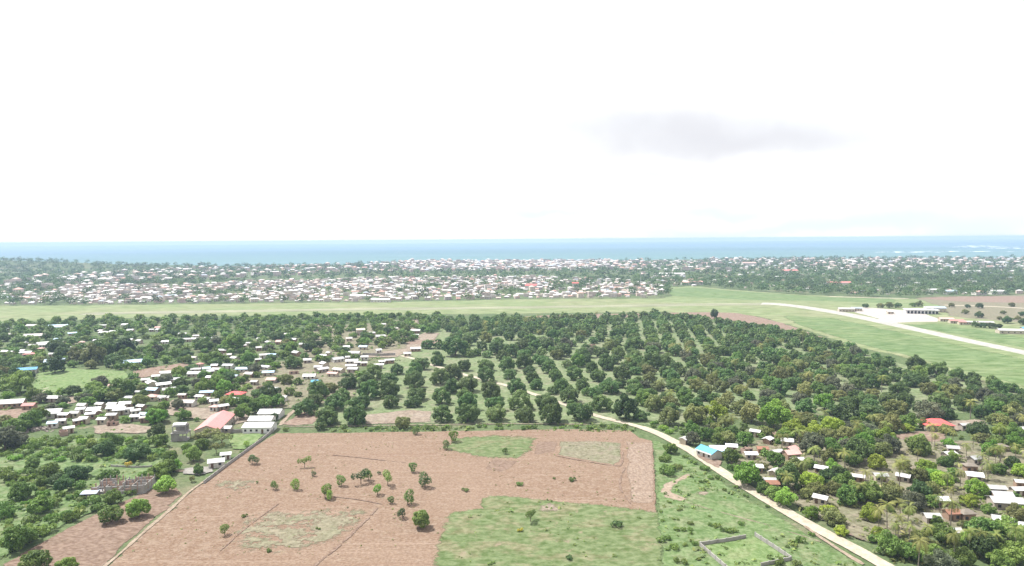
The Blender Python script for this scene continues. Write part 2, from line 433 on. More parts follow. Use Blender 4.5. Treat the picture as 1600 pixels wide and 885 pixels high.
# the land: one sheet from behind the camera to the shore
xs = np.concatenate([np.linspace(-9000, -3400, 12, endpoint=False), np.linspace(-3400, 4600, 150), np.linspace(4700, 11000, 12)])
vs_ = np.concatenate([np.linspace(0, .35, 8, endpoint=False), np.linspace(.35, 1, 60)])
X, Vv = np.meshgrid(xs, vs_)
Yc = coast_y(X) + 40 * vnoise(X / 160, X * 0, 3) + 18 * vnoise(X / 50, X * 0, 5)
Y = -500 + (Yc + 500) * Vv
Zz = terr(X, Y)
Zz[-1, :] = -6; Zz[-2, :] = np.maximum(Zz[-2, :] * .7, 0)
nx, ny = len(xs), len(vs_)
idx = np.arange(nx * ny).reshape(ny, nx)
Fq = np.stack([idx[:-1, :-1], idx[:-1, 1:], idx[1:, 1:], idx[1:, :-1]], -1).reshape(-1, 4)
sheet('ground', mesh_np('ground', np.stack([X, Y, Zz], -1).reshape(-1, 3), Fq, [MAT['land']]), label='rough grassy land running from the fields to the shore')

def cdt_mesh(name, poly, z, mat, step, jit, grid, ew, relief=0.):
    """flat patch with an uneven outline; 'edge' runs 0 at the rim to 1 inside"""
    P = []
    n = len(poly)
    for i in range(n):
        a, b = np.array(poly[i]), np.array(poly[(i + 1) % n])
        L = np.hypot(*(b - a)); k = max(1, int(L / step))
        nrm = np.array([-(b - a)[1], (b - a)[0]]) / (L + 1e-6)
        for j in range(k):
            q = a + (b - a) * j / k
            w = jit * (vnoise(q[0] / 9., q[1] / 9., 2) * .6 + vnoise(q[0] / 2.5, q[1] / 2.5, 4) * .4) if jit else 0
            P.append(q + nrm * w)
    P = np.array(P)
    B2 = np.roll(P, -1, 0)
    lo, hi = P.min(0), P.max(0)
    gx, gy = np.meshgrid(np.arange(lo[0] + grid / 2, hi[0], grid), np.arange(lo[1] + grid / 2, hi[1], grid))
    G = np.stack([gx.ravel(), gy.ravel()], 1) + RNG.uniform(-.25, .25, (gx.size, 2)) * grid
    pl = [tuple(p) for p in P]
    G = np.array([g for g in G if inside(pl, g[0], g[1])]).reshape(-1, 2)
    pts = [Vector(p) for p in P]
    if len(G):
        d = seg_dist(G, P, B2)
        G, d = G[d > grid * .3], d[d > grid * .3]
        pts += [Vector(g) for g in G]
    # a ring of points just inside the rim so that the blend zone is narrow
    ring = []
    for i in range(0, len(P), 2):
        tn = B2[i] - P[i - 1]; l = np.hypot(*tn) + 1e-6
        for sgn in (1, -1):
            q = P[i] + sgn * np.array([-tn[1], tn[0]]) / l * ew
            if inside(pl, q[0], q[1]): ring.append(q)
    if ring:
        ring = np.array(ring); dr = seg_dist(ring, P, B2)
        ring = ring[dr > ew * .6]
        pts += [Vector(r) for r in ring]
    nb = len(P)
    ov, oe, of, *_ = delaunay_2d_cdt(pts, [(i, (i + 1) % nb) for i in range(nb)], [list(range(nb))], 1, 1e-4)
    V2 = np.array([(v.x, v.y) for v in ov])
    de = seg_dist(V2, P, B2)
    ed = np.clip(de / ew, 0, 1)
    zz = np.full(len(V2), z)
    me = bpy.data.meshes.new(name)
    me.from_pydata([(a, b, c) for (a, b), c in zip(V2, zz)], [], of)
    me.materials.append(mat)
    if len(me.polygons) and me.polygons[0].normal.z < 0: me.flip_normals()
    a = me.attributes.new('edge', 'FLOAT', 'POINT'); a.data.foreach_set('value', ed.astype(np.float32))
    return me
LAYER = [0.0]
PATCHES = []
def patch(name, pts, mat, label, step=3., jit=1.2, grid=14., ew=2.5, world=False):
    LAYER[0] += .006
    poly = pts if world else px_poly(pts)
    o = sheet(name, cdt_mesh(name, poly, .02 + LAYER[0], MAT[mat], step, jit, grid, ew), label=label)
    PATCHES.append((name, poly))
    return o
def smooth_line(pts, n=6):
    """Catmull-Rom through world points"""
    P = [np.array(p, float) for p in pts]
    P = [2 * P[0] - P[1]] + P + [2 * P[-1] - P[-2]]
    out = []
    for i in range(1, len(P) - 2):
        for k in range(n):
            t_ = k / n
            a, b, c_, d = P[i - 1], P[i], P[i + 1], P[i + 2]
            out.append(.5 * ((2 * b) + (c_ - a) * t_ + (2 * a - 5 * b + 4 * c_ - d) * t_ ** 2 + (3 * b - a - 3 * c_ + d) * t_ ** 3))
    out.append(P[-2]); return out
LINES = []
def ribbon(name, pts, width, mat, label, jit=.5, ew=.8, world=False, step=2.5, wob=0.):
    L = smooth_line(pts if world else px_poly(pts), 10)
    D = [L[0]]
    for p in L[1:]:
        k = max(1, int(np.hypot(*(p - D[-1])) / step)); a = D[-1]
        D += [a + (p - a) * q / k for q in range(1, k + 1)]
    L = D; n = len(L); V, E = [], []
    LAYER[0] += .006
    for i, p in enumerate(L):
        d = L[min(i + 1, n - 1)] - L[max(i - 1, 0)]; d = d / (np.hypot(*d) + 1e-6); n_ = np.array([-d[1], d[0]])
        w = (width(i / (n - 1)) if callable(width) else width) / 2
        p = p + n_ * wob * float(vnoise(p[0] / 22, p[1] / 22, 8))
        wl, wr = [w + jit * float(vnoise(p[0] / 5 + q, p[1] / 5, 9 + q)) for q in (0, 1)]
        LINES.append((p[0], p[1], w)); en = min(1, i / 2, (n - 1 - i) / 2)
        for o_, e_ in ((wl + ew * .4, 0), (max(.1, wl - ew), 1), (0, 1), (-max(.1, wr - ew), 1), (-wr - ew * .4, 0)):
            q = p + n_ * o_; V.append((q[0], q[1], .02 + LAYER[0])); E.append(e_ * en)
    F = [(a * 5 + c_, a * 5 + c_ + 1, a * 5 + c_ + 6, a * 5 + c_ + 5) for a in range(n - 1) for c_ in range(4)]
    me = bpy.data.meshes.new(name); me.from_pydata(V, [], F); me.materials.append(MAT[mat])
    if me.polygons[0].normal.z < 0: me.flip_normals()
    a = me.attributes.new('edge', 'FLOAT', 'POINT'); a.data.foreach_set('value', np.array(E, np.float32))
    return sheet(name, me, label=label)

# airfield
patch('airfield', [(-260, 479), (0, 477.5), (150, 477), (400, 474), (620, 472), (700, 470), (830, 467.5), (1030, 466.5), (1052, 462), (1038, 449), (1085, 447), (1160, 454), (1240, 460),
                   (1360, 465), (1480, 468), (1600, 480), (1900, 520), (1900, 720), (1600, 612), (1500, 588), (1400, 558), (1320, 538), (1240, 512), (1180, 495), (1030, 488),
                   (800, 491), (600, 493), (400, 494), (250, 496), (100, 501), (0, 504), (-260, 512)], 'airgrass', 'pale grass of the airfield', 12, 5, 45, 10)
patch('airfield_meadow', [(1215, 492), (1300, 497), (1400, 517), (1500, 540), (1600, 560), (1900, 640), (1900, 715), (1600, 606), (1500, 582), (1400, 553), (1320, 533), (1240, 506)], 'airgreen', 'greener grass on the near side of the runway', 10, 5, 40, 9)
patch('airfield_far_meadow', [(1045, 463), (1042, 452), (1085, 449), (1160, 456), (1290, 464), (1400, 467), (1400, 474), (1290, 471), (1160, 469)], 'airgreen', 'darker green grass beyond the runway bend', 12, 5, 45, 9)
patch('airfield_verge', [(1400, 507), (1470, 506), (1600, 527), (1900, 580), (1900, 610), (1600, 545), (1500, 524)], 'airgreen', 'green grass between runway and red-roofed sheds', 10, 4, 40, 8)
ribbon('worn_runway', [(120, 491), (250, 488.5), (400, 486), (560, 483.5), (700, 482), (850, 480), (1000, 477.5), (1120, 475.8), (1215, 475.5)], 34, 'runfaint', 'faint worn strip of the old runway crossing the grass', 3, 10, step=12)
ribbon('runway', [(1190, 474.5), (1215, 475.5), (1260, 481), (1320, 491), (1400, 508), (1500, 530), (1600, 551), (1750, 583), (1900, 615)], lambda t_: 26 - 12 * min(1, t_ * 1.5), 'asphalt', 'pale straight runway slanting across the airfield', .5, 2, step=8)
patch('apron', [(1309, 483), (1352, 480.5), (1410, 485), (1445, 491), (1466, 498), (1464, 503), (1426, 503.5), (1395, 505), (1384, 503), (1365, 501), (1373, 498), (1329, 486.5)], 'apron', 'pinkish concrete apron before the terminal', 8, 1, 40, 3)
patch('bare_earth_strip', [(1030, 489), (1090, 488), (1150, 489), (1195, 497), (1245, 512), (1292, 529), (1280, 534), (1235, 522), (1190, 508), (1130, 500), (1070, 497)], 'redsoil', 'reddish bare earth between orchard and airfield', 5, 3, 20, 4)
patch('bare_earth_strip', [(780, 496), (900, 491), (1000, 490), (1020, 495), (900, 499), (800, 501)], 'redsoil', 'thin bare earth edge behind the orchard', 5, 3, 20, 4)
patch('scrub_plain', [(1425, 466), (1600, 461), (1900, 462), (1900, 510), (1600, 506), (1480, 494), (1470, 480)], 'drygrass', 'dry scrubby plain beyond the terminal', 10, 4, 40, 8)
patch('red_plain', [(1425, 465.5), (1500, 463), (1600, 463), (1900, 466), (1900, 478), (1600, 474), (1500, 472)], 'redsoil', 'reddish bare plain below the far trees', 10, 4, 40, 8)
ribbon('plain_road', [(1470, 477), (1530, 478.5), (1600, 482), (1760, 492)], 9, 'track', 'pale straight road across the dry plain', .5, 2, step=10)
ribbon('perimeter_track', [(1290, 463.5), (1360, 465.5), (1425, 467)], 9, 'track', 'pale track along the airfield edge under the far trees', .5, 2, step=10)
# orchard and fields
patch('orchard_floor', [(440, 668), (560, 590), (660, 530), (690, 510), (800, 503), (980, 500), (1120, 505), (1240, 520), (1330, 545), (1500, 595), (1610, 620), (1610, 640), (1400, 655), (1240, 645), (1080, 668), (930, 664), (800, 663), (600, 664)], 'orchardgrass', 'bright grass between the orchard rows', 5, 2.5, 24, 5)
patch('ploughed_field', [(430, 677), (560, 676), (700, 674), (850, 671), (985, 672), (1000, 684), (1022, 690), (1025, 740), (1029, 811), (900, 800), (772, 787), (765, 808), (712, 814), (700, 850), (692, 900), (690, 960),
                         (60, 960), (165, 885), (240, 818), (300, 768), (365, 718)], 'plough', 'large pale brown ploughed field', 2.5, .9, 9, 1.6)
MAT['paleplough'] = patch_mat('pale_tilled_soil', [(0.225, 0.158, 0.119), (0.207, 0.141, 0.104), (0.249, 0.186, 0.145)], 1.1, (1, .5, 1), .02, .03, None, .3)
patch('pale_tilled_strip', [(976, 690), (1021, 692), (1024, 740), (1026, 792), (984, 786), (978, 740)], 'paleplough', 'paler tilled strip at the right end of the field', 2.5, .9, 9, 2.5)
patch('dark_soil_strip', [(268, 756), (235, 766), (180, 788), (130, 812), (60, 850), (0, 884), (-60, 920), (30, 960), (100, 932), (170, 878), (230, 822), (290, 772)], 'darksoil', 'darker reddish ploughed strip left of the field track', 2.5, 1., 9, 2)
patch('weedy_plot', [(684, 702), (700, 684), (760, 679), (842, 682), (838, 704), (820, 721), (740, 717)], 'plot', 'green weedy plot at the back of the ploughed field', 2.5, 2.2, 10, 7)
patch('dry_plot', [(872, 690), (925, 689), (972, 693), (973, 722), (960, 728), (905, 719), (872, 712)], 'plotgrass', 'dry grassy plot inside the ploughed field', 2.5, 1, 10, 2)
patch('tilled_patch', [(840, 690), (872, 690), (868, 706), (832, 713)], 'darksoil', 'dark freshly tilled rectangle beside the dry plot', 2, .6, 8, 1)
patch('tilled_patch', [(770, 717), (812, 721), (800, 733), (782, 739), (757, 733)], 'darksoil', 'dark clumpy tilled wedge below the weedy plot', 2, 1, 8, 1.4)
patch('grass_plot', [(752, 771), (900, 784), (1034, 797), (1044, 840), (1052, 900), (1060, 970), (660, 970), (672, 885), (684, 840), (694, 798), (744, 793)], 'plot', 'wide green plot at the front of the field', 2.5, 1.6, 9, 4.5)
for pp in ([(842, 787), (870, 784), (880, 797), (862, 803), (842, 800)], [(905, 826), (940, 820), (950, 833), (930, 843), (905, 838)], [(740, 856), (765, 855), (770, 866), (745, 868)], [(820, 846), (850, 850), (848, 858), (822, 852)], [(905, 800), (940, 799), (945, 808), (915, 812)]):
    patch('bare_patch', pp, 'baresoil', 'bare tan spot worn into the green plot', 1.5, 3.0, 8, 6)
for pp in ([(375, 800), (470, 795), (560, 790), (590, 800), (560, 832), (520, 855), (440, 872), (360, 868), (345, 850)], [(340, 745), (440, 748), (440, 762), (360, 770), (320, 768)], [(165, 885), (215, 856), (235, 862), (200, 900)]):
    patch('weedy_patch', pp, 'weedy', 'faint weedy patch in the ploughed field', 2, 1.6, 9, 9)
patch('verge', [(1002, 676), (1040, 694), (1100, 733), (1170, 780), (1250, 826), (1330, 872), (1400, 912), (1460, 960), (1040, 970), (1030, 880), (1024, 800), (1020, 740), (1018, 692)], 'grass', 'weedy green verge between field and dirt road', 2.5, 1.2, 10, 3)
patch('sandy_patch', [(1090, 733), (1062, 745), (1036, 757), (1030, 768), (1038, 778), (1072, 787), (1078, 781), (1048, 770), (1050, 760), (1075, 748)], 'path', 'sandy hook-shaped track on the verge', 1.5, 1.2, 8, 1.8)
patch('sandy_patch', [(1130, 790), (1150, 780), (1175, 782), (1155, 797), (1125, 803)], 'baresoil', 'bare sandy scar on the verge by the road', 1.5, 2.5, 8, 5)
patch('sandy_patch', [(1075, 766), (1110, 763), (1130, 772), (1100, 780), (1078, 776)], 'baresoil', 'bare sandy scar in the middle of the verge', 1.5, 2.5, 8, 5)
ribbon('footpath', [(1072, 786), (1110, 797), (1150, 808), (1200, 822), (1290, 850)], 1.1, 'weedy', 'thin sandy footpath crossing the verge', .2, .4)
patch('pale_strip', [(560, 650), (640, 641), (675, 643), (675, 660), (620, 663), (572, 664)], 'baresoil', 'bare pale strip in front of the orchard rows', 2, .8, 9, 1.6)
patch('reddish_clearing', [(438, 664), (470, 646), (505, 638), (500, 655), (490, 664), (460, 666)], 'redsoil', 'reddish clearing left of the orchard trees', 2, .8, 9, 1.6)
ribbon('grass_track', [(436, 667), (520, 667), (640, 665), (800, 663), (930, 664)], 1.8, 'drygrass', 'pale grassy track along the back of the field', .4, .8)
ribbon('farm_path', [(436, 667), (455, 646), (478, 628), (500, 610), (520, 590)], 2.4, 'path', 'pale path climbing from the field corner to the village', .4, .7)
ribbon('field_path', [(365, 719), (300, 768), (240, 817), (165, 884), (90, 950)], 1.2, 'path', 'pale path between ploughed field and dark strip', .3, .5, wob=.8)
ribbon('field_path', [(590, 792), (560, 822), (520, 860), (480, 895)], 1.0, 'furrow', 'thin track down the middle of the field', .3, .5, wob=.8)
ribbon('field_furrow', [(437, 785), (400, 812), (365, 842), (340, 865)], .6, 'furrow', 'thin dark diagonal furrow in the field', .2, .3, wob=.6)
ribbon('field_furrow', [(512, 775), (560, 782), (600, 790)], .8, 'furrow', 'short dark furrow below the small trees', .2, .3, wob=.5)
ribbon('field_furrow', [(865, 712), (905, 720), (960, 729), (972, 725), (974, 705)], .7, 'furrow', 'dark ridge rimming the dry plot', .2, .3, wob=.4)
ribbon('field_furrow', [(500, 710), (560, 716), (640, 724)], .7, 'furrow', 'long dark furrow across the back of the field', .2, .3, wob=.6)
ribbon('field_furrow', [(975, 728), (968, 760), (985, 790)], .7, 'furrow', 'dark furrow along the right end of the field', .2, .3, wob=.6)
# the road
ROADPX = [(1460, 935), (1385, 887), (1340, 861), (1300, 840), (1250, 813), (1200, 783), (1160, 759), (1120, 733), (1080, 706), (1040, 684), (1012, 672), (985, 664), (930, 650), (880, 632), (835, 617), (790, 603), (745, 591), (728, 587), (695, 577), (668, 569), (645, 561), (625, 556)]
ribbon('dirt_road', ROADPX, lambda t_: 4.9 if t_ < .5 else 4.0, 'track', 'pale sandy dirt road running past the orchard', .12, .45)
ribbon('wheel_track', [(1352, 885), (1310, 860), (1275, 836), (1255, 822)], 1.4, 'path', 'narrow wheel track beside the dirt road', .3, .4)
patch('walled_lawn', [(1097, 852), (1180, 840), (1237, 876), (1238, 900), (1145, 905)], 'lawn', 'bright grass inside the walled plot', 2, .1, 8, 1)
# left side
patch('football_pitch', [(57, 584), (105, 576), (150, 578), (196, 580), (207, 588), (190, 597), (160, 601), (135, 607), (112, 617), (75, 614), (48, 608)], 'lawn', 'green football pitch among the village trees', 3, 1.4, 14, 3)
patch('bare_yard', [(200, 588), (207, 580), (240, 574), (290, 567), (300, 572), (285, 580), (220, 592)], 'redsoil', 'reddish bare strip right of the football pitch', 3, 1.4, 14, 3)
patch('bare_yard', [(62, 608), (78, 606), (80, 612), (66, 615)], 'track', 'worn sandy spot at the corner of the pitch', 2, 1.4, 10, 3)
patch('bare_yard', [(-60, 640), (0, 642), (40, 638), (68, 632), (60, 645), (30, 655), (0, 664), (-60, 676)], 'redsoil', 'reddish bare yard before the long white-roofed school', 3, 1.4, 12, 3)
patch('bare_yard', [(88, 624), (120, 618), (122, 630), (95, 634)], 'baresoil', 'bare yard beside the long roadside shed', 2, 1.4, 10, 3)
patch('bare_yard', [(137, 668), (180, 662), (240, 666), (238, 680), (190, 678), (150, 680)], 'baresoil', 'tan bare strip below the white-roofed cluster', 2, 1.4, 10, 3)
patch('bare_yard', [(255, 630), (285, 620), (330, 632), (345, 645), (320, 658), (290, 655), (262, 650)], 'baresoil', 'bare yard above the long red hall', 2, 1.4, 10, 3)
patch('bare_yard', [(352, 645), (385, 640), (392, 660), (360, 665)], 'baresoil', 'bare yard between red hall and white sheds', 2, 1.4, 10, 3)
patch('bare_yard', [(425, 580), (470, 572), (520, 565), (560, 575), (560, 600), (500, 605), (450, 600), (430, 592)], 'baresoil', 'open tan ground in the middle of the village', 3, 2.5, 12, 5)
patch('clearing', [(560, 545), (620, 540), (660, 520), (690, 520), (680, 535), (620, 560), (570, 560)], 'baresoil', 'open tan ground at the village edge near the orchard', 3, 2.5, 12, 5)
patch('clearing', [(570, 530), (640, 533), (690, 530), (690, 538), (600, 540)], 'redsoil', 'reddish tilled strip at the village edge', 3, 2, 12, 4)
patch('clearing', [(478, 508), (510, 506), (530, 512), (520, 520), (484, 517)], 'baresoil', 'tan clearing among the far village trees', 3, 2.5, 12, 5)
patch('clearing', [(640, 500), (655, 498), (660, 512), (640, 520), (628, 512)], 'baresoil', 'small tan clearing behind the orchard', 3, 2.5, 12, 5)
patch('bare_yard', [(470, 600), (500, 592), (540, 590), (540, 604), (500, 616), (470, 622)], 'baresoil', 'bare tan yard beside the blue-roofed house', 2, 1.6, 10, 4)
patch('green_yard', [(352, 680), (420, 676), (404, 690), (385, 703), (362, 704)], 'lawn', 'green yard behind the perimeter wall', 2, .8, 9, 2)
patch('grey_yard', [(172, 722), (200, 718), (252, 723), (250, 731), (210, 732), (174, 730)], 'greyslab', 'grey gravel yard beside the lane', 2, .8, 9, 1.4)
patch('grey_yard', [(285, 732), (330, 730), (336, 738), (310, 745), (284, 742)], 'greyslab', 'grey lane end by the perimeter wall', 2, .8, 9, 1.4)
ribbon('village_lane', [(-60, 728), (0, 727), (60, 730), (120, 734), (172, 736), (230, 736), (290, 738)], 2.6, 'path', 'pale lane crossing the scrub on the left', .4, .8, wob=.8)
patch('scrub', [(-80, 700), (60, 685), (140, 684), (250, 684), (270, 700), (265, 752), (180, 785), (60, 846), (-80, 925)], 'grass', 'rough green scrub at the left', 3, 1.6, 12, 5)
patch('fallow', [(470, 520), (560, 505), (640, 508), (640, 545), (540, 560), (470, 560)], 'drygrass', 'dry fallow ground in the far village', 4, 2.5, 16, 6)
patch('fallow', [(300, 590), (440, 565), (560, 560), (560, 620), (470, 640), (420, 640), (300, 640)], 'drygrass', 'dry open ground between the village houses', 4, 2.5, 16, 6)
# right side
patch('bare_yard', [(1095, 712), (1112, 716), (1132, 722), (1124, 735), (1098, 722), (1086, 712)], 'redsoil', 'reddish yard of the blue-roofed house', 1.5, .8, 9, 1.6)
patch('bare_yard', [(1165, 695), (1200, 695), (1205, 715), (1202, 730), (1190, 720), (1170, 712)], 'track', 'sandy yard between the white-roofed huts', 1.5, 1, 9, 2)
patch('bare_yard', [(1195, 674), (1235, 674), (1240, 686), (1205, 688)], 'redsoil', 'reddish yard under the bright green tree', 1.5, 1, 9, 2)
patch('bare_yard', [(1083, 655), (1110, 652), (1115, 661), (1090, 664)], 'redsoil', 'shaded reddish ground under the orchard edge', 1.5, 1, 9, 2)
patch('bare_yard', [(1395, 680), (1450, 672), (1480, 680), (1475, 715), (1430, 712), (1400, 700)], 'redsoil', 'reddish bare ground below the red hip roof', 2, 1.5, 10, 3)
patch('bare_yard', [(1440, 660), (1500, 658), (1540, 655), (1545, 666), (1500, 676), (1450, 672)], 'baresoil', 'sandy ground right of the red hip roof', 2, 1.5, 10, 3)
patch('bare_yard', [(1380, 712), (1430, 712), (1470, 720), (1468, 740), (1420, 735), (1380, 728)], 'redsoil', 'tilled reddish plot among the palms', 2, 1.5, 10, 3)
patch('bare_yard', [(1305, 735), (1360, 736), (1420, 745), (1418, 755), (1360, 752), (1310, 748)], 'baresoil', 'sandy lane before three small huts', 2, 1, 10, 2)
patch('bare_yard', [(1465, 800), (1520, 795), (1575, 812), (1560, 825), (1500, 820), (1440, 822), (1440, 810)], 'baresoil', 'sandy yard at the lower right compound', 2, 1, 10, 2)
ribbon('village_lane', [(1500, 690), (1515, 715), (1540, 735), (1570, 755), (1592, 775), (1640, 800)], 4, 'track', 'sandy lane between the right-hand huts', .6, 1)
patch('bare_yard', [(1305, 810), (1340, 805), (1375, 822), (1385, 842), (1350, 850), (1315, 835)], 'redsoil', 'reddish bare plot beside the dirt road', 2, 1.5, 10, 3)
patch('crop_plot', [(1440, 722), (1475, 724), (1490, 742), (1470, 752), (1445, 740)], 'lawn', 'small bright crop plot among the huts', 2, 1, 9, 2)
patch('fallow', [(1180, 690), (1300, 680), (1460, 690), (1620, 690), (1640, 850), (1480, 830), (1360, 860), (1300, 825), (1200, 770), (1130, 725)], 'drygrass', 'dry brownish ground of the right-hand village', 3, 2, 14, 5)

# sea
m, t = newmat('sea_water')
p = t.pos()
mp = t.n('ShaderNodeMapping', {'Vector': p, 'Scale': (.00010, .00045, 1)}).outputs[0]
n1 = t.noise(mp, 1.0, 5, .6); n2 = t.noise(t.n('ShaderNodeMapping', {'Vector': p, 'Scale': (.0004, .0016, 1)}).outputs[0], 1.0, 5, .6)
c = t.mix(t.rng(n1, .35, .65), (.055, .125, .115), (.085, .165, .150))
c = t.mix(t.rng(n2, .58, .72, 0, .6), c, (.11, .19, .22))
wv = t.noise(t.n('ShaderNodeMapping', {'Vector': p, 'Scale': (.05, .12, 1)}).outputs[0], 1., 4, .6)
t.out(c, .55, wv, .6, .12)
MAT['sea'] = m
sxs = np.linspace(-60000, 60000, 30); sys_ = np.array([1200, 3000, 5000, 8000, 12000, 16000, 20000.])
SX, SY = np.meshgrid(sxs, sys_)
idx = np.arange(SX.size).reshape(SX.shape)
Fq = np.stack([idx[:-1, :-1], idx[:-1, 1:], idx[1:, 1:], idx[1:, :-1]], -1).reshape(-1, 4)
sheet('sea', mesh_np('sea', np.stack([SX, SY, SX * 0 - 3.0], -1).reshape(-1, 3), Fq, [MAT['sea']]), label='pale blue sea reaching the horizon')
MAT['foam'] = solid('surf_foam', (.75, .78, .78), .3, .8, .01, dirt=(.3, .45, .5))
for x0, x1, y, w in ((1360, 1480, 394.3, 110), (1420, 1600, 393.2, 80), (1480, 1600, 386.2, 160), (1540, 1620, 388.2, 110), (1500, 1560, 384.6, 140)):
    L = [at(x0 + (x1 - x0) * k / 14, y + .35 * math.sin(k * 1.7), -2.9) for k in range(15)]
    up = [(q.x, q.y + w * abs(math.sin(k / 14 * math.pi)) * (.6 + .4 * math.sin(k * 2.3))) for k, q in enumerate(L)]
    dn = [(q.x, q.y - 4) for q in L]
    mb = MB().add([(a, b, -2.9) for a, b in dn] + [(a, b, -2.9) for a, b in up], [(k, k + 1, 15 + k + 1, 15 + k) for k in range(14)])
    tag(mb.build('surf', MAT['foam']), 'white line of surf on the reef at the right', None, None, 'stuff')

# ------------------------------------------------------------------ plants: prototypes
def leaf_quads(C, N, size, rng, aspect=.75):
    n = len(C)
    N = N / (np.linalg.norm(N, axis=1, keepdims=True) + 1e-9)
    r = rng.normal(size=(n, 3))
    T = np.cross(N, r); T /= np.linalg.norm(T, axis=1, keepdims=True) + 1e-9
    B = np.cross(N, T)
    s = size * rng.uniform(.6, 1.35, (n, 1)); s2 = s * aspect
    bend = N * s * .22
    V = np.stack([C - T * s - bend, C - B * s2 * .8, C + T * s - bend, C + B * s2 * .8], 1).reshape(-1, 3)
    F = np.arange(n * 4).reshape(n, 4)
    return V, F
def lobed_crown(rng, lobes, per, size, jitter=.35, skirt=-.45):
    """lobes: (x,y,z,r). leaf sprays on the outer side of each lobe"""
    Cs, Ns, Ts = [], [], []
    L = np.array(lobes)
    mid = L[:, :3].mean(0)
    for i, (x, y, z, r) in enumerate(lobes):
        k = int(per * (r / L[:, 3].mean()) ** 2)
        d = rng.normal(size=(k, 3)); d /= np.linalg.norm(d, axis=1, keepdims=True)
        out = np.array([x, y, z]) - mid; out /= np.linalg.norm(out) + 1e-6
        keep = (d[:, 2] > skirt) | (d @ out > .3)
        d = d[keep]
        rr = r * rng.uniform(.72, 1.08, (len(d), 1))
        c = np.array([x, y, z]) + d * rr * np.array([1, 1, .85])
        ok = np.ones(len(c), bool)
        for j, (a, b, e, q) in enumerate(lobes):
            if j != i: ok &= np.linalg.norm(c - np.array([a, b, e]), axis=1) > q * .72
        c, d = c[ok], d[ok]
        Cs.append(c); Ns.append(d * .8 + np.array([0, 0, .35]) + rng.normal(size=d.shape) * jitter)
        Ts.append(np.clip(rng.uniform(0, 1) * .45 + rng.uniform(0, .55, len(c)), 0, 1))
    C, N, T = np.concatenate(Cs), np.concatenate(Ns), np.concatenate(Ts)
    V, F = leaf_quads(C, N, size, rng)
    return V, F, np.stack([np.repeat(T, 4), np.zeros(len(V))], 1)
def dome_lobes(rng, n, rx, zc, rz, lr, low=-.35, irr=.2):
    out = []
    for i in range(n):
        u = low + (1 - low) * (i + .5) / n
        a = i * 2.39996 + rng.uniform(-.3, .3)
        h = math.sqrt(max(0, 1 - min(1, abs(u)) ** 2))
        k = 1 + rng.uniform(-irr, irr)
        out.append((rx * h * math.cos(a) * k, rx * h * math.sin(a) * k, zc + rz * u * k, lr * rng.uniform(.75, 1.25)))
    return out
def trunk_mesh(name, rng, h, r, limbs, spread, top, mat='bark', lean=0.):
    mb = MB()
    lx = lean
    mb.tube([(0, 0, -.15), (lx * .3, 0, h * .45), (lx * .6, .1 * h * .2, h)], [r * 1.25, r, r * .8], 8)
    for k in range(limbs):
        a = k * 2 * math.pi / limbs + rng.uniform(-.4, .4)
        e = (lx * .6 + spread * math.cos(a) * rng.uniform(.7, 1.1), spread * math.sin(a) * rng.uniform(.7, 1.1), top * rng.uniform(.85, 1.1))
        b = (lx * .6, .02 * h, h * .92)
        mid = ((b[0] + e[0]) * .5, (b[1] + e[1]) * .5, (b[2] + e[2]) * .5 + .25)
        mb.tube([b, mid, e], [r * .62, r * .42, r * .18], 6)
    return mb.mesh(name, MAT[mat])
PROTO = {}
def proto(kind, lobes, per, size, seed, th, tr, limbs, spread, top, leafk, jitter=.35, skirt=-.45, mat='bark', lean=0., two=True):
    rng = np.random.default_rng(seed)
    V, F, T = lobed_crown(rng, lobes, per, size, jitter, skirt)
    me = mesh_np(kind + '_crown', V, F, [LEAF[leafk]], tint=T)
    tm = trunk_mesh(kind + '_trunk', rng, th, tr, limbs, spread, top, mat, lean)
    w = 2 * np.percentile(np.hypot(V[:, 0], V[:, 1]), 96); h = np.percentile(V[:, 2], 99)
    PROTO.setdefault(kind, []).append((me, tm, w, h))
for s in range(6):
    r_ = np.random.default_rng(100 + s)
    proto('mango_tree', dome_lobes(r_, 30 + 2 * (s % 3), 4.4, 4.3, 3.4 + .25 * (s % 3), 1.6, -.72, .36), 190, .40, 200 + s, 1.6, .38, 5, 2.4, 5.0, 'mango')
for s in range(6):
    r_ = np.random.default_rng(300 + s)
    lb = dome_lobes(r_, 20, 3.9, 4.3, 3.3, 1.6, -.72, .34)
    for k in range(6):
        lb.append((r_.uniform(-4.4, 4.4), r_.uniform(-4.4, 4.4), r_.uniform(2.4, 6.8), r_.uniform(.9, 1.6)))
    proto('broadleaf_tree', lb, 175, .42, 400 + s, 1.9, .30, 5, 2.4, 5.0, 'green', .5)
for s in range(3):
    r_ = np.random.default_rng(320 + s)
    lb = [(r_.uniform(-5, 5), r_.uniform(-5, 5), r_.uniform(5.4, 7.0), r_.uniform(1.0, 1.7)) for _ in range(20)]
    proto('spreading_tree', lb, 110, .38, 420 + s, 3.4, .32, 6, 3.8, 5.8, 'olive', .5)
for s in range(6):
    r_ = np.random.default_rng(500 + s)
    n = [3, 4, 5, 6, 3, 5][s]
    lb = [(r_.uniform(-1.6, 1.6), r_.uniform(-1.6, 1.6), r_.uniform(1.6, 3.9), r_.uniform(.9, 1.45)) for _ in range(n)] + [(0, 0, 3.0, 1.3)]
    proto('field_tree', lb, 210, .24, 600 + s, 1.3, .15, 3, 1.0, 3.0, 'green', .45)
for s in range(3):     # neat round young mango trees
    r_ = np.random.default_rng(530 + s)
    proto('round_tree', dome_lobes(r_, 20, 2.1, 2.7, 1.75, 1.0, -.75, .2), 190, .26, 630 + s, 1.2, .17, 4, 1.1, 3.0, 'green')
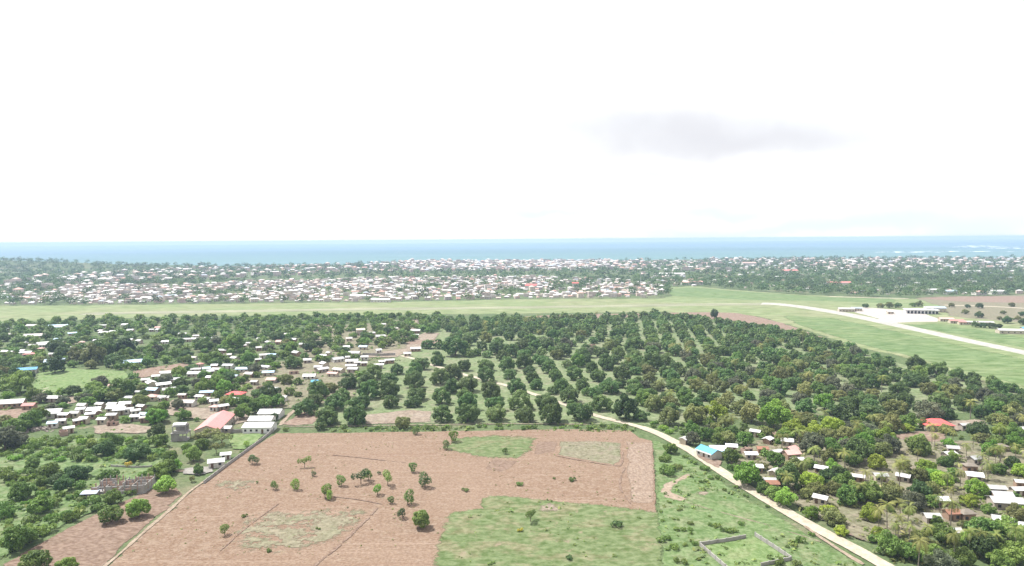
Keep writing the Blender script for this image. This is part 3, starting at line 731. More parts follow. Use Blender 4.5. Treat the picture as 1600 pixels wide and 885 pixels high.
for s in range(5):
    r_ = np.random.default_rng(700 + s)
    lb = [(r_.uniform(-1.5, 1.5), r_.uniform(-1.5, 1.5), r_.uniform(.5, 1.3), r_.uniform(.5, .95)) for _ in range(9)]
    proto('shrub', lb, 90, .24, 800 + s, .5, .07, 4, .7, .9, 'shrub', .6, -.6)
def palm_proto(seed):
    rng = np.random.default_rng(seed)
    H = rng.uniform(8, 10.5); lean = rng.uniform(-.9, .9)
    mb = MB(); mb.tube([(0, 0, -.15), (lean * .25, 0, H * .35), (lean * .6, 0, H * .7), (lean, 0, H)], [.26, .19, .16, .14], 7)
    tm = mb.mesh('palm_trunk', MAT['palmbark'])
    V, F, T = [], [], []
    nf = 19
    for k in range(nf):
        a = k * 2.39996; el = math.radians(rng.uniform(-25, 70)); Lf = rng.uniform(3.7, 4.7)
        d = np.array([math.cos(a), math.sin(a)]); tl = rng.uniform(0, 1)
        pts = []
        z, rr, e = H, 0., el
        for j in range(9):
            pts.append((np.array([lean + d[0] * rr, d[1] * rr, z])))
            rr += Lf / 8 * math.cos(e); z += Lf / 8 * math.sin(e); e -= .22
        side = np.array([-d[1], d[0], 0])
        for j in range(8):
            w = .78 * math.sin(math.pi * (j + 1.2) / 10.5)
            for sg in (1, -1):
                for q in (0, .5):
                    p0 = pts[j] * (1 - q) + pts[j + 1] * q; p1 = pts[j] * (.62 - q) + pts[j + 1] * (q + .38)
                    tip = p0 * .3 + p1 * .7 + side * sg * w + np.array([0, 0, -.28 * w]) + (pts[j + 1] - pts[j]) * .7
                    o = len(V); V += [p0, p1, tip + (p1 - p0) * .15, tip]; F.append([o, o + 1, o + 2, o + 3]); T += [tl * .8 + .1 * rng.uniform(0, 1)] * 4
    me = mesh_np('palm_crown', np.array(V), np.array(F), [LEAF['palm']], tint=np.stack([np.array(T), np.zeros(len(T))], 1))
    PROTO.setdefault('coconut_palm', []).append((me, tm, 7.6, H + 2))
for s in range(5): palm_proto(40 + s)

# ------------------------------------------------------------------ placing of plants
TREES = []        # dict(kind, loc, w, leaf, look, ...)
class Occ(list):      # occupied discs (x, y, r) with a coarse hash
    def __init__(s): super().__init__(); s.cells = {}
    def append(s, d):
        super().append(d); s.cells.setdefault((int(d[0] // 24), int(d[1] // 24)), []).append(d)
OCC = Occ()
NOUN = {'mango_tree': 'mango tree', 'broadleaf_tree': 'leafy tree', 'spreading_tree': 'flat-topped tree', 'field_tree': 'small tree', 'round_tree': 'round young tree', 'shrub': 'shrub', 'casuarina_tree': 'tall feathery tree', 'coconut_palm': 'coconut palm'}
LOOK = {'mango': 'dark olive-green', 'green': 'mid-green', 'bright': 'fresh green', 'lime': 'lime-green', 'olive': 'olive', 'dark': 'dark green', 'grey': 'grey-green', 'palm': 'yellowish green', 'shrub': 'green', 'yellow': 'yellow-topped'}
def plant_at(x, y, w, kind, leaf, tall=1.0, **k):
    TREES.append(dict(kind=kind, x=x, y=y, w=w, leaf=leaf, tall=tall, **k)); OCC.append((x, y, w / 2))
def plant(px, py, wpx, kind='mango_tree', leaf='mango', tall=1.0, **k):
    """px, py: middle of the crown in the photo, wpx: its width there"""
    pr = PROTO[kind][0]
    asp = pr[3] / pr[2] * tall
    by = py + wpx * asp * .47
    g = at(px, by)
    w = wpx * g.y / F_PX
    plant_at(g.x, g.y, w, kind, leaf, tall, **k)
def free(x, y, r, gap=.8):
    ci, cj = int(x // 24), int(y // 24)
    for i in (ci - 1, ci, ci + 1):
        for j in (cj - 1, cj, cj + 1):
            for a, b, q in OCC.cells.get((i, j), ()):
                if math.hypot(a - x, b - y) < (q + r) * gap: return False
    return True
def off_lines(x, y, r):
    A = LINE_ARR[0]
    if A is None or len(A) != len(LINES): A = LINE_ARR[0] = np.array(LINES)
    return not bool((np.hypot(A[:, 0] - x, A[:, 1] - y) < A[:, 2] + r * .75).any())
LINE_ARR = [None]

HOUSES = []
def H(R, items):
    for it in items:
        zx, zy, w, roof = it[:4]
        rot = it[4] if len(it) > 4 else None
        px, py = R(zx, zy)
        HOUSES.append(dict(px=px, py=py, wpx=w / R.k, roof=roof, rot=rot))
H(R8, [(235, 85, 90, 'w'), (425, 92, 140, 'lb', .25), (95, 145, 60, 'w'), (265, 158, 170, 'w', .3), (190, 213, 40, 'w'), (440, 208, 60, 'w'), (530, 138, 70, 'lb', .6), (215, 290, 90, 'r'), (170, 266, 30, 'w'), (40, 270, 50, 'w'), (80, 275, 30, 'w'), (300, 250, 40, 'p'), (380, 290, 30, 'w'), (500, 245, 40, 'w'), (595, 208, 40, 'p'), (710, 195, 60, 'w'), (770, 135, 110, 'w'), (810, 100, 40, 'w'), (750, 85, 60, 'w'), (910, 80, 50, 'w'), (950, 120, 50, 'w'), (950, 185, 40, 'w'), (1015, 195, 50, 'w'), (1105, 112, 35, 'w'), (1195, 200, 30, 'w'),
       (200, 405, 140, 'bl', .35), (400, 340, 140, 'gb', .4), (980, 345, 170, 'lb', .45), (85, 645, 190, 'w', .25), (215, 660, 95, 'r', .1), (395, 605, 125, 'w', -.05), (1060, 475, 60, 'w', .3), (1135, 448, 60, 'w', .3), (1190, 425, 50, 'w', .3), (820, 522, 50, 'p'), (965, 530, 40, 'w'), (1005, 565, 40, 'w'), (940, 603, 40, 'w'), (1010, 610, 50, 'bl'), (1105, 597, 90, 'p'), (1185, 605, 40, 'w'), (730, 653, 50, 'w'), (600, 660, 50, 'w'), (590, 688, 40, 'w'), (470, 725, 80, 'w'), (545, 717, 30, 'w'), (445, 770, 65, 'w', .3), (385, 790, 70, 'lb', .3), (565, 768, 45, 'w'), (612, 760, 25, 'w'), (660, 725, 45, 'w'), (706, 708, 35, 'w'), (745, 762, 60, 'w'), (870, 695, 90, 'w', .3), (940, 690, 45, 'w'), (985, 700, 60, 'w'), (1030, 665, 60, 'w', -.3), (985, 740, 45, 'w'), (1055, 750, 70, 'w', .3), (820, 775, 80, 'br'), (500, 825, 40, 'w'), (460, 842, 70, 'br')])
H(R1B, [(85, 200, 50, 'w'), (225, 183, 90, 'w'), (310, 160, 50, 'w'), (385, 180, 40, 'w'), (690, 212, 40, 'w'), (840, 205, 70, 'w'), (935, 200, 100, 'p', .1), (1020, 183, 50, 'w'), (1090, 220, 65, 'w'), (970, 147, 30, 'w'), (765, 247, 35, 'w'), (505, 265, 70, 'w'), (295, 313, 45, 'w'), (340, 365, 35, 'r'), (540, 297, 60, 'w'), (590, 318, 70, 'w'), (690, 313, 60, 'w', .4), (760, 330, 50, 'w', .4), (805, 298, 80, 'w', .5), (865, 300, 70, 'lb'), (545, 370, 90, 'g'), (445, 375, 50, 'w'), (460, 400, 80, 'w'), (385, 393, 60, 'lb'), (310, 398, 80, 'w'), (300, 428, 110, 'w', .05), (650, 398, 110, 'lb', .05), (700, 435, 80, 'w', -.3), (580, 447, 90, 'gb', -.2), (835, 425, 95, 'lb'), (860, 475, 80, 'p'), (815, 380, 90, 'w', -.4), (1040, 282, 80, 'w'), (1120, 335, 65, 'w'), (1135, 447, 105, 'w'), (1180, 487, 70, 'bl'), (735, 490, 40, 'w'), (790, 522, 90, 'br'), (1020, 413, 80, 'br'), (410, 460, 40, 'w'), (430, 505, 30, 'w'), (210, 585, 35, 'w'), (340, 593, 75, 'w'), (250, 640, 120, 'w', -.1), (395, 618, 40, 'w', -.6), (440, 630, 30, 'w'), (600, 577, 130, 'R', -.1), (445, 672, 70, 'p'), (505, 665, 80, 'w', .7), (605, 620, 40, 'w'), (880, 543, 50, 'w'), (830, 540, 45, 'w'), (945, 605, 40, 'w'), (80, 605, 60, 'w', .3), (95, 425, 80, 'w', .25), (20, 447, 60, 'w', .25)])
H(R1A, [(300, 300, 50, 'w'), (345, 283, 40, 'w'), (310, 357, 75, 'w'), (295, 400, 100, 'w'), (415, 402, 100, 'w'), (375, 430, 95, 'p'), (520, 400, 90, 'g'), (530, 280, 100, 'w'), (595, 240, 70, 'lb'), (485, 312, 40, 'w'), (605, 313, 60, 'w'), (550, 352, 40, 'w'), (600, 352, 40, 'w'), (705, 372, 80, 'w', .3), (785, 335, 80, 'g'), (730, 342, 50, 'w'), (575, 138, 70, 'c'), (660, 140, 50, 'w'), (720, 163, 80, 'w'), (490, 180, 50, 'w'), (740, 75, 40, 'w'), (830, 105, 35, 'w'), (975, 122, 80, 'w'), (980, 155, 35, 'w'), (975, 250, 85, 'w', .2), (915, 285, 60, 'w', .2), (470, 240, 50, 'w'), (705, 262, 40, 'w')])
H(R3, [(300, 270, 70, 'br')])
H(R6, [(140, 205, 45, 'w', .8), (480, 257, 95, 'w'), (410, 293, 45, 'lb'), (590, 270, 45, 'br'), (620, 312, 105, 'w', -.08), (705, 270, 80, 'rust', -.1), (745, 205, 55, 'w', .8), (885, 220, 100, 'w', -.35), (810, 295, 50, 'w'), (655, 150, 45, 'w', -.6), (960, 355, 75, 'w'), (660, 408, 50, 'w'), (795, 440, 50, 'w', .8), (760, 505, 115, 'g', -.1), (775, 530, 90, 'rust', -.1), (1135, 412, 30, 'w'), (1130, 630, 60, 'w', -.7)])
H(R5, [(775, 478, 50, 'w'), (690, 640, 60, 'g', -.3), (850, 720, 40, 'g'), (820, 775, 95, 'th'), (850, 835, 120, 'w', -.4), (1040, 628, 110, 'th'), (1190, 510, 50, 'w')])
H(R7, [(190, 215, 70, 'w', -.5), (350, 213, 110, 'g', -.1), (520, 217, 75, 'w', -.7), (790, 385, 115, 'w', -.1), (725, 505, 120, 'w', -.1), (980, 490, 75, 'th'), (870, 485, 70, 'rust'), (1235, 528, 135, 'w', -.5), (1195, 300, 130, 'g', -.2), (1235, 352, 150, 'g', -.2), (1265, 400, 250, 'w', -.2), (1380, 265, 60, 'w', -.3), (1352, 312, 45, 'w'), (880, 608, 35, 'w'), (1365, 570, 60, 'w', -.3)])
for h in HOUSES:
    h['big'] = h['roof'] == 'R'
    g = at(h['px'], h['py'], 2.9)
    h['x'], h['y'] = g.x, g.y
    h['W'] = max(4.0, min(48, h['wpx'] * g.y / F_PX * ((.86 if h['wpx'] < 25 else .92) * (.88 if h['px'] > 1050 else .95))))
    OCC.append((g.x, g.y, h['W'] * .42))
    for q in (5,): OCC.append((g.x * (1 - q / g.y), g.y - q, h['W'] * .34))      # open yard on the near side
EXTRA = random.Random(61)
for poly, n_ in (([(60, 640), (230, 625), (240, 655), (120, 662)], 8), ([(240, 575), (420, 570), (430, 600), (300, 615), (230, 610)], 7), ([(470, 545), (600, 545), (600, 580), (500, 590)], 4), ([(0, 508), (250, 503), (280, 540), (0, 560)], 14), ([(280, 520), (480, 518), (480, 550), (300, 560)], 5), ([(1180, 680), (1260, 690), (1240, 730), (1180, 720)], 2), ([(1480, 700), (1600, 700), (1600, 770), (1500, 760)], 2)):
    k_ = 0
    for _ in range(400):
        px, py = EXTRA.uniform(min(p[0] for p in poly), max(p[0] for p in poly)), EXTRA.uniform(min(p[1] for p in poly), max(p[1] for p in poly))
        g = at(px, py, 2.9)
        if not inside(poly, px, py) or not free(g.x, g.y, 3.2, 1.0) or not off_lines(g.x, g.y, 3): continue
        W = EXTRA.uniform(4.2, 8.5); rf = EXTRA.choice(['w'] * 6 + ['g', 'g', 'lb', 'p'])
        HOUSES.append(dict(px=px, py=py, wpx=W * F_PX / g.y, roof=rf, rot=None, x=g.x, y=g.y, W=W)); OCC.append((g.x, g.y, W * .42)); k_ += 1
        if k_ >= n_: break
# built by hand further down: keep plants out of them
SPECIAL = dict(hall=(334, 659), sheds=[(424, 642.5), (409.6, 653.6), (406.4, 664.4)], ruin=(192, 757), tower=(283, 672), shed=(142, 768), blue=(1108, 704), redhip=(1462, 662), lot=(1165, 862))
for px, py, r in ((334, 660, 8), (424, 645, 6), (410, 656, 7), (406, 666, 8), (192, 760, 9), (283, 678, 4), (142, 770, 3), (1108, 708, 7), (1462, 663, 7), (1165, 868, 10), (338, 722, 4), (351, 670, 5)):
    g = at(px, py); OCC.append((g.x, g.y, r))

def T(R, items, kind, leaf):
    for it in items:
        zx, zy, w = it[:3]
        px, py = R(zx, zy)
        plant(px, py, w / R.k * (1.2 if R in (R6, R7) else 1.08), it[4] if len(it) > 4 else kind, it[3] if len(it) > 3 else leaf)
ORCH0 = len(TREES)
T(R2, [(140, 775, 150), (140, 655, 140), (130, 510, 140), (230, 480, 130), (215, 580, 120), (330, 565, 140), (330, 775, 160), (330, 695, 145), (310, 645, 125), (535, 775, 140), (525, 705, 130), (500, 610, 150), (465, 500, 120), (460, 420, 110), (740, 785, 130), (715, 685, 160), (685, 590, 120), (635, 488, 95), (620, 420, 115), (935, 770, 190), (895, 685, 150), (830, 565, 95), (810, 512, 100), (780, 460, 90), (745, 400, 120), (1150, 765, 160), (1090, 720, 90), (1075, 640, 150), (1010, 575, 120), (945, 605, 80), (970, 500, 110), (920, 440, 110), (885, 395, 100), (300, 425, 110), (110, 385, 110), (240, 290, 180), (340, 340, 70), (395, 330, 70), (435, 287, 80), (535, 305, 110), (640, 325, 110), (725, 265, 110), (820, 290, 110), (740, 350, 95), (900, 270, 110), (1030, 310, 130), (1095, 265, 60), (40, 270, 90), (120, 275, 80), (235, 215, 70), (1160, 350, 120), (1050, 415, 80), (1110, 485, 120), (1165, 560, 110), (1195, 615, 80), (500, 190, 60), (395, 195, 70)], 'mango_tree', 'mango')
T(R1A, [(535, 735, 190), (330, 745, 160), (285, 820, 80), (170, 680, 165), (240, 630, 115), (275, 565, 140), (395, 650, 140), (445, 590, 130), (480, 497, 135), (575, 650, 130), (630, 565, 150), (620, 495, 135), (670, 430, 130), (790, 635, 130), (780, 550, 160), (785, 480, 125), (960, 640, 110), (990, 585, 125), (960, 485, 155), (965, 420, 130), (845, 405, 100), (1010, 365, 120), (1140, 340, 100)], 'mango_tree', 'mango')
plant(*R1A(885, 798), 112 / 4.658, 'mango_tree', 'olive', own='lone olive-brown mango tree on the grass behind the ploughed field')
T(R3, [(370, 695, 150), (330, 620, 105), (440, 575, 145), (350, 500, 110), (300, 440, 95), (410, 410, 130), (375, 335, 90), (490, 330, 110), (520, 480, 140), (600, 400, 125), (620, 460, 85), (755, 400, 140), (840, 380, 105), (750, 295, 100, 'grey'), (860, 270, 100), (620, 260, 110), (610, 335, 75), (540, 150, 80), (550, 185, 75), (865, 800, 150, 'olive'), (1045, 785, 160, 'olive'), (610, 590, 120), (700, 640, 130), (760, 710, 130, 'olive')], 'mango_tree', 'mango')
plant(*R3(545, 755), 200 / 4.658, 'broadleaf_tree', 'dark', own='large dark spreading tree overhanging the bend of the dirt road')
plant(*R3(655, 790), 120 / 4.658, 'broadleaf_tree', 'dark', own='dark tree right of the big one over the road bend')
plant(1116, 490.5, 13, 'round_tree', 'dark', 1.5, own='lone dark tree on bare earth at the airfield edge')
# right village
T(R4, [(185, 680, 160, 'lime'), (60, 680, 130, 'olive'), (440, 690, 170, 'olive'), (600, 715, 225, 'bright'), (740, 805, 150, 'lime'), (1030, 790, 150, 'lime'), (900, 800, 120, 'lime'), (1120, 690, 150, 'dark'), (360, 640, 150, 'olive'), (540, 620, 110, 'mango'), (850, 745, 130, 'olive'), (970, 610, 140, 'bright'), (650, 640, 130, 'olive'), (830, 650, 140, 'mango')], 'broadleaf_tree', 'green')
T(R6, [(190, 148, 90), (290, 182, 110), (375, 228, 95), (390, 170, 75), (490, 168, 90), (575, 215, 115), (200, 228, 90, 'grey'), (1070, 262, 175, 'grey'), (1180, 180, 110, 'olive'), (470, 345, 120), (600, 490, 185, 'bright'), (720, 575, 110), (870, 650, 150, 'bright'), (790, 620, 110), (890, 520, 175, 'dark'), (1060, 530, 145, 'lime'), (1180, 500, 130, 'dark'), (950, 430, 120, 'olive'), (1040, 400, 90), (725, 325, 65), (800, 370, 110), (820, 235, 55), (700, 200, 55), (710, 145, 65), (880, 310, 55), (1190, 340, 100, 'olive'), (40, 290, 90), (1020, 620, 90, 'olive'), (1180, 740, 90, 'lime')], 'broadleaf_tree', 'green')
T(R7, [(120, 390, 145), (255, 375, 160), (90, 290, 140), (45, 220, 110, 'dark'), (180, 70, 170, 'dark'), (150, 120, 110), (640, 340, 140, 'dark'), (450, 330, 110, 'olive'), (590, 425, 140, 'grey'), (1050, 325, 150, 'bright'), (1005, 415, 115, 'lime'), (630, 20, 150), (830, 130, 85), (880, 205, 70), (820, 655, 170), (1110, 640, 200), (1280, 640, 190), (990, 600, 110, 'olive'), (420, 735, 180), (560, 790, 140), (720, 800, 175), (640, 680, 110, 'olive'), (1100, 760, 190, 'dark'), (1330, 810, 190), (960, 835, 150), (1230, 860, 150), (1390, 700, 140), (300, 690, 60, 'lime'), (70, 630, 90, 'lime'), (1140, 480, 80), (1330, 380, 60), (1220, 180, 80), (1310, 140, 80, 'dark'), (330, 650, 80, 'lime'), (760, 560, 80), (1350, 490, 90)], 'broadleaf_tree', 'green')
T(R7, [(480, 590, 110), (340, 560, 110), (400, 520, 110), (545, 530, 110), (890, 770, 130), (1330, 730, 140), (1080, 720, 110), (785, 430, 85), (1135, 180, 100), (870, 360, 85), (930, 250, 90), (840, 290, 80), (1090, 130, 90), (1220, 80, 90), (560, 640, 100), (700, 650, 100), (240, 250, 90), (360, 270, 85), (1000, 720, 110), (1190, 730, 120), (200, 360, 90), (460, 650, 90)], 'coconut_palm', 'palm')
T(R5, [(430, 50, 140), (570, 85, 140), (720, 120, 110), (840, 130, 95), (980, 160, 100), (1030, 215, 115), (1110, 212, 85), (1190, 240, 60), (850, 240, 110), (1000, 320, 130), (900, 385, 120), (770, 325, 145), (520, 390, 175, 'grey'), (650, 400, 110), (590, 310, 145), (300, 225, 130), (220, 280, 100), (390, 160, 120), (100, 390, 150), (270, 370, 150, 'olive'), (230, 480, 160, 'olive')], 'mango_tree', 'mango')
T(R5, [(370, 472, 130, 'green'), (190, 570, 125, 'lime'), (230, 640, 150, 'grey'), (440, 640, 150, 'bright'), (880, 540, 150, 'dark'), (1040, 540, 105, 'lime'), (1150, 562, 130), (1050, 472, 140, 'olive'), (1130, 390, 150, 'olive'), (690, 722, 90), (640, 762, 95), (1020, 810, 115), (1120, 770, 80), (50, 680, 130), (45, 560, 140), (1195, 600, 90, 'dark')], 'broadleaf_tree', 'green')
T(R5, [(540, 560, 90), (690, 575, 75), (640, 545, 70), (840, 610, 80), (790, 670, 80), (950, 710, 85), (1040, 690, 85), (1150, 660, 85), (435, 700, 70), (1000, 730, 85), (560, 600, 75)], 'coconut_palm', 'palm')
# left foreground (photo pixels)
P0 = Z(0, 0, 1.0)
T(P0, [(162, 703, 32, 'dark'), (178, 692, 26, 'green'), (217, 708, 34, 'dark'), (206, 714, 24, 'dark'), (250, 690, 28), (246, 677, 24, 'dark'), (265, 715, 22), (302, 712, 26), (52, 727, 20), (75, 738, 34), (90, 752, 30, 'dark'), (66, 755, 22), (121, 738, 34, 'dark'), (100, 760, 28, 'dark'), (35, 768, 38), (62, 792, 36), (10, 802, 26), (103, 806, 18), (30, 845, 46), (48, 838, 30), (177, 779, 28), (250, 738, 34), (262, 732, 26), (274, 729, 20, 'bright'), (246, 652, 30, 'bright'), (31, 598, 50), (86, 574, 28, 'dark'), (46, 658, 34), (24, 666, 34), (62, 650, 26), (8, 690, 44, 'grey'), (30, 686, 28, 'grey'), (308, 656, 8), (310, 735, 18), (315, 695, 20), (290, 700, 16, 'grey')], 'broadleaf_tree', 'green')
T(P0, [(325, 683, 36, 'olive'), (347, 687, 32, 'olive'), (338, 702, 24, 'olive'), (312, 688, 26, 'olive')], 'spreading_tree', 'olive')
T(P0, [(259, 757, 32, 'bright'), (173, 802, 34, 'green'), (216, 795, 31, 'bright'), (57, 876, 40, 'green'), (105, 882, 28, 'bright')], 'round_tree', 'green')
plant(200, 726, 13, 'field_tree', 'yellow', own='small yellow-topped tree beside the grey yard')
plant(430, 652, 12, 'broadleaf_tree', 'dark', 1.5, own='slim dark tree at the end of the white sheds')
plant(428, 665, 10, 'broadleaf_tree', 'dark', 1.5, own='slim dark tree at the corner of the perimeter wall')
plant(384, 693, 14, 'field_tree', 'bright', own='small green tree inside the perimeter wall')
plant(378, 707, 8, 'field_tree', 'green', own='low bushy tree against the perimeter wall')
plant(300, 748, 12, 'field_tree', 'olive', own='straggly olive bush tree beside the field path')
# small trees standing in the ploughed field
FT = [(394, 717, 13, 'leaning small tree nearest the perimeter wall in the field'), (476, 721, 15, 'two-headed small tree at the back of the ploughed field'), (534, 751, 12, 'slim upright small tree left of the middle pair'), (564, 744, 19, 'left tree of the bushy middle pair in the field'), (576, 742, 13, 'narrow tree grown against the left of the middle pair'), (606, 747, 18, 'right tree of the bushy middle pair in the field'), (590, 766, 12, 'small yellow-green tree just below the middle pair'), (643, 730, 12, 'leaning small tree behind and right of the middle pair'), (508, 769, 15, 'low two-lobed tree left of the middle of the field'), (516, 774, 10, 'little bright tree touching the low two-lobed tree'), (462, 757, 12, 'small wind-bent tree in the left of the field'), (427, 758, 11, 'thin half-bare tree in the left of the field'), (491, 740, 8, 'tiny sparse tree on a grass spot in the field'), (610, 782, 9, 'tiny tree between the pair and the field edge'), (637, 779, 15, 'small tree right of the tiny one near the green plot'), (629, 801, 14, 'stacked small tree beside the green plot corner'), (658, 812, 24, 'largest round tree in the field beside the green plot'), (351, 829, 11, 'small tree alone in the lower left of the field'), (664, 752, 16, 'small round tree near the middle right of the field'), (829, 804, 17, 'slim tree standing in the wide green plot'), (706, 681, 14, 'upper of two small trees by the weedy plot'), (699, 695, 11, 'lower of two small trees by the weedy plot'), (652, 673, 9, 'thin small tree on the rear edge of the field'), (790, 704, 9, 'little tree in the weedy plot'), (592, 739, 6, 'tiny bare sapling between the middle pair'), (402, 754, 4, 'dry stump-like sapling at the left of the field')]
for i, (px, py, w, lab) in enumerate(FT):
    k = 'round_tree' if w > 20 else 'field_tree'
    plant(px, py, w * (1.5 if w > 8 else 1.2) * (.85 if w > 20 else 1), k, 'bright' if i in (6, 8, 9, 10, 20) else ('green' if i % 3 else 'dark'), 1.1, own=lab)
SHR = [(962, 819, 24, 'wide dark shrub at the right of the green plot'), (890, 871, 17, 'round dark shrub at the front of the green plot'), (812, 829, 12, 'orange-tinged small shrub below the slim tree'), (895, 749, 15, 'shrub on the furrows above the green plot'), (728, 766, 14, 'flat shrub on the soil left of the green plot corner'), (812, 757, 14, 'pale low shrub above the green plot'), (866, 748, 7, 'tiny dark shrub left of the furrow shrub'), (383, 806, 12, 'flat green weed clump on the diagonal furrow'), (497, 826, 10, 'green weed clump in the middle of the faint patch'), (418, 861, 12, 'flat green weed clump at the lower left of the field'), (768, 880, 12, 'dark shrub at the bottom edge of the green plot'), (1045, 733, 38, 'wide thicket beside the right end of the field'), (1062, 730, 24, 'thicket shrub nearest the dirt road'), (1040, 718, 22, 'thicket shrub behind the wide one')]
for i, (px, py, w, lab) in enumerate(SHR):
    plant(px, py, w, 'shrub', 'dark' if i in (0, 1) else ('yellow' if i == 2 else 'shrub'), .9, own=lab)
# shrubs on the verge and scrub
VZ = Z(990, 705, 4.848)
T(VZ, [(265, 385, 45), (215, 460, 45), (350, 445, 45), (320, 515, 50), (215, 530, 40), (435, 550, 55), (350, 590, 80), (430, 595, 50), (575, 490, 40), (580, 560, 50), (635, 565, 70), (700, 600, 80), (760, 600, 90), (815, 550, 60), (230, 660, 110), (330, 720, 100), (385, 710, 60), (250, 745, 50), (465, 705, 60), (355, 830, 100), (700, 740, 40), (1270, 665, 100), (1345, 630, 60), (1210, 710, 60), (1165, 725, 40), (1100, 850, 100), (1240, 850, 80), (770, 270, 45), (690, 290, 50), (850, 335, 50), (1020, 420, 40), (545, 130, 80), (460, 85, 70), (400, 45, 60), (640, 195, 60), (580, 200, 60), (260, 40, 60), (230, 20, 50), (530, 225, 70)], 'shrub', 'shrub')
def scatter(poly, spacing, fn, n=4000, seed=1, gap=.8, lines=True, maxn=10 ** 6):
    """dart throwing inside a pixel polygon, in world space"""
    w = px_poly(poly); rr = random.Random(seed)
    shut = [q for nm, q in PATCHES if nm in ('football_pitch', 'bare_yard', 'green_yard', 'walled_lawn', 'grey_yard', 'crop_plot', 'bare_earth_strip')]
    x0, x1 = min(p[0] for p in w), max(p[0] for p in w); y0, y1 = min(p[1] for p in w), max(p[1] for p in w)
    cnt = 0
    for _ in range(n):
        x, y = rr.uniform(x0, x1), rr.uniform(y0, y1)
        if not inside(w, x, y) or any(inside(q, x, y) for q in shut): continue
        r = spacing / 2 * rr.uniform(.8, 1.2)
        if not free(x, y, r, gap) or (lines and not off_lines(x, y, r)): continue
        fn(x, y, r, rr); cnt += 1
        if cnt >= maxn: break
    return cnt
def shrub_fn(x, y, r, rr): plant_at(x, y, r * 2 * rr.uniform(.9, 1.5), 'shrub', rr.choice(['shrub', 'shrub', 'bright', 'green']), rr.uniform(.8, 1.2))
scatter([(0, 702), (60, 688), (140, 686), (245, 686), (262, 700), (255, 720), (170, 722), (0, 722)], 4.6, shrub_fn, 1500, 2, .9, maxn=110)
scatter([(0, 738), (150, 742), (255, 745), (235, 762), (180, 786), (60, 846), (0, 880)], 4.6, shrub_fn, 900, 3, .9, maxn=60)
scatter([(1005, 664), (1050, 662), (1090, 668), (1080, 690), (1040, 675)], 3.6, shrub_fn, 400, 4, .9, maxn=14)
scatter([(440, 667), (560, 668), (800, 666), (990, 666), (985, 671), (800, 672), (560, 675), (436, 676)], 2.6, shrub_fn, 700, 5, .9, maxn=36)
# right-hand village fill
def right_fn(x, y, r, rr):
    q = rr.random()
    if q < .16: plant_at(x, y, 6.6, 'coconut_palm', 'palm', rr.uniform(.75, 1.05))
    elif q < .42: plant_at(x, y, r * 1.2, 'shrub', rr.choice(['shrub', 'olive', 'green']), 1.2)
    else: plant_at(x, y, r * 2 * rr.uniform(.8, 1.15), 'broadleaf_tree', rr.choice(['green', 'olive', 'olive', 'bright', 'grey', 'lime']))
scatter([(1090, 668), (1240, 655), (1400, 660), (1600, 650), (1640, 700), (1640, 900), (1420, 900), (1330, 842), (1240, 800), (1140, 735)], 7.0, right_fn, 5000, 6, .85, maxn=230)
NEAR_BROAD = len(TREES)
# orchard: rows of the far block, then the closed canopy on the right
ob = px_poly([(885, 500), (980, 497), (1060, 501), (1125, 505), (1122, 552), (1040, 560), (985, 545), (900, 528)])
rr = random.Random(21)
d = np.array([.17, 1.0]); d /= np.hypot(*d); e_ = np.array([d[1], -d[0]])
for i in range(-30, 60):
    for j in range(0, 40):
        q = np.array([100., 560.]) + e_ * (i * 15.0) + d * (j * 11.3 - 60 + 5 * (i % 2)) + np.array([rr.uniform(-2, 2), rr.uniform(-2.6, 2.6)])
        if inside(ob, q[0], q[1]) and rr.random() > .12 and free(q[0], q[1], 4.6, .8):
            plant_at(q[0], q[1], rr.uniform(8.2, 12), 'mango_tree', rr.choice(['mango', 'mango', 'mango', 'olive', 'green']), rr.uniform(.8, 1.15))
def mango_fn(x, y, r, rr):
    if rr.random() < .04: return plant_at(x, y, 6.6, 'coconut_palm', 'palm', rr.uniform(.9, 1.1))
    plant_at(x, y, r * 2 * rr.uniform(.92, 1.2), 'mango_tree', rr.choice(['mango'] * 6 + ['olive', 'olive', 'green', 'grey']), rr.uniform(.85, 1.1))
for px, py, r in ((1235, 553, 14), (1198, 574, 5), (1140, 562, 5), (1440, 622, 9), (1562, 655, 8), (1520, 600, 12), (1035, 563, 7), (1000, 588, 6)):   # clearings
    g = at(px, py); OCC.append((g.x, g.y, r))
CLEAR = len(OCC)
dn = px_poly([(985, 552), (1040, 560), (1122, 552), (1125, 506), (1200, 514), (1240, 524), (1290, 536), (1380, 562), (1460, 590), (1530, 612), (1610, 632), (1610, 650), (1500, 645), (1400, 655), (1300, 652), (1200, 640), (1080, 650), (1010, 650), (960, 610)])
d = np.array([.06, 1.0]); d /= np.hypot(*d); e_ = np.array([d[1], -d[0]])
for i in range(-40, 60):
    for j in range(-30, 60):
        q = np.array([150., 500.]) + e_ * (i * 11.6) + d * (j * 10.6) + np.array([rr.uniform(-2.4, 2.4), rr.uniform(-2.6, 2.6)])
        if inside(dn, q[0], q[1]) and rr.random() > .11 and free(q[0], q[1], 4.2, .86) and off_lines(q[0], q[1], 4): mango_fn(q[0], q[1], rr.uniform(3.6, 4.7), rr)
scatter([(690, 505), (800, 500), (890, 498), (1000, 495), (1120, 503), (985, 500), (890, 528), (820, 524), (760, 526), (700, 522)], 9.6, mango_fn, 1800, 9, .9)
scatter([(700, 526), (820, 526), (900, 530), (985, 545), (990, 560), (930, 580), (860, 572), (720, 560)], 9.5, mango_fn, 1200, 19, 1.02, maxn=45)
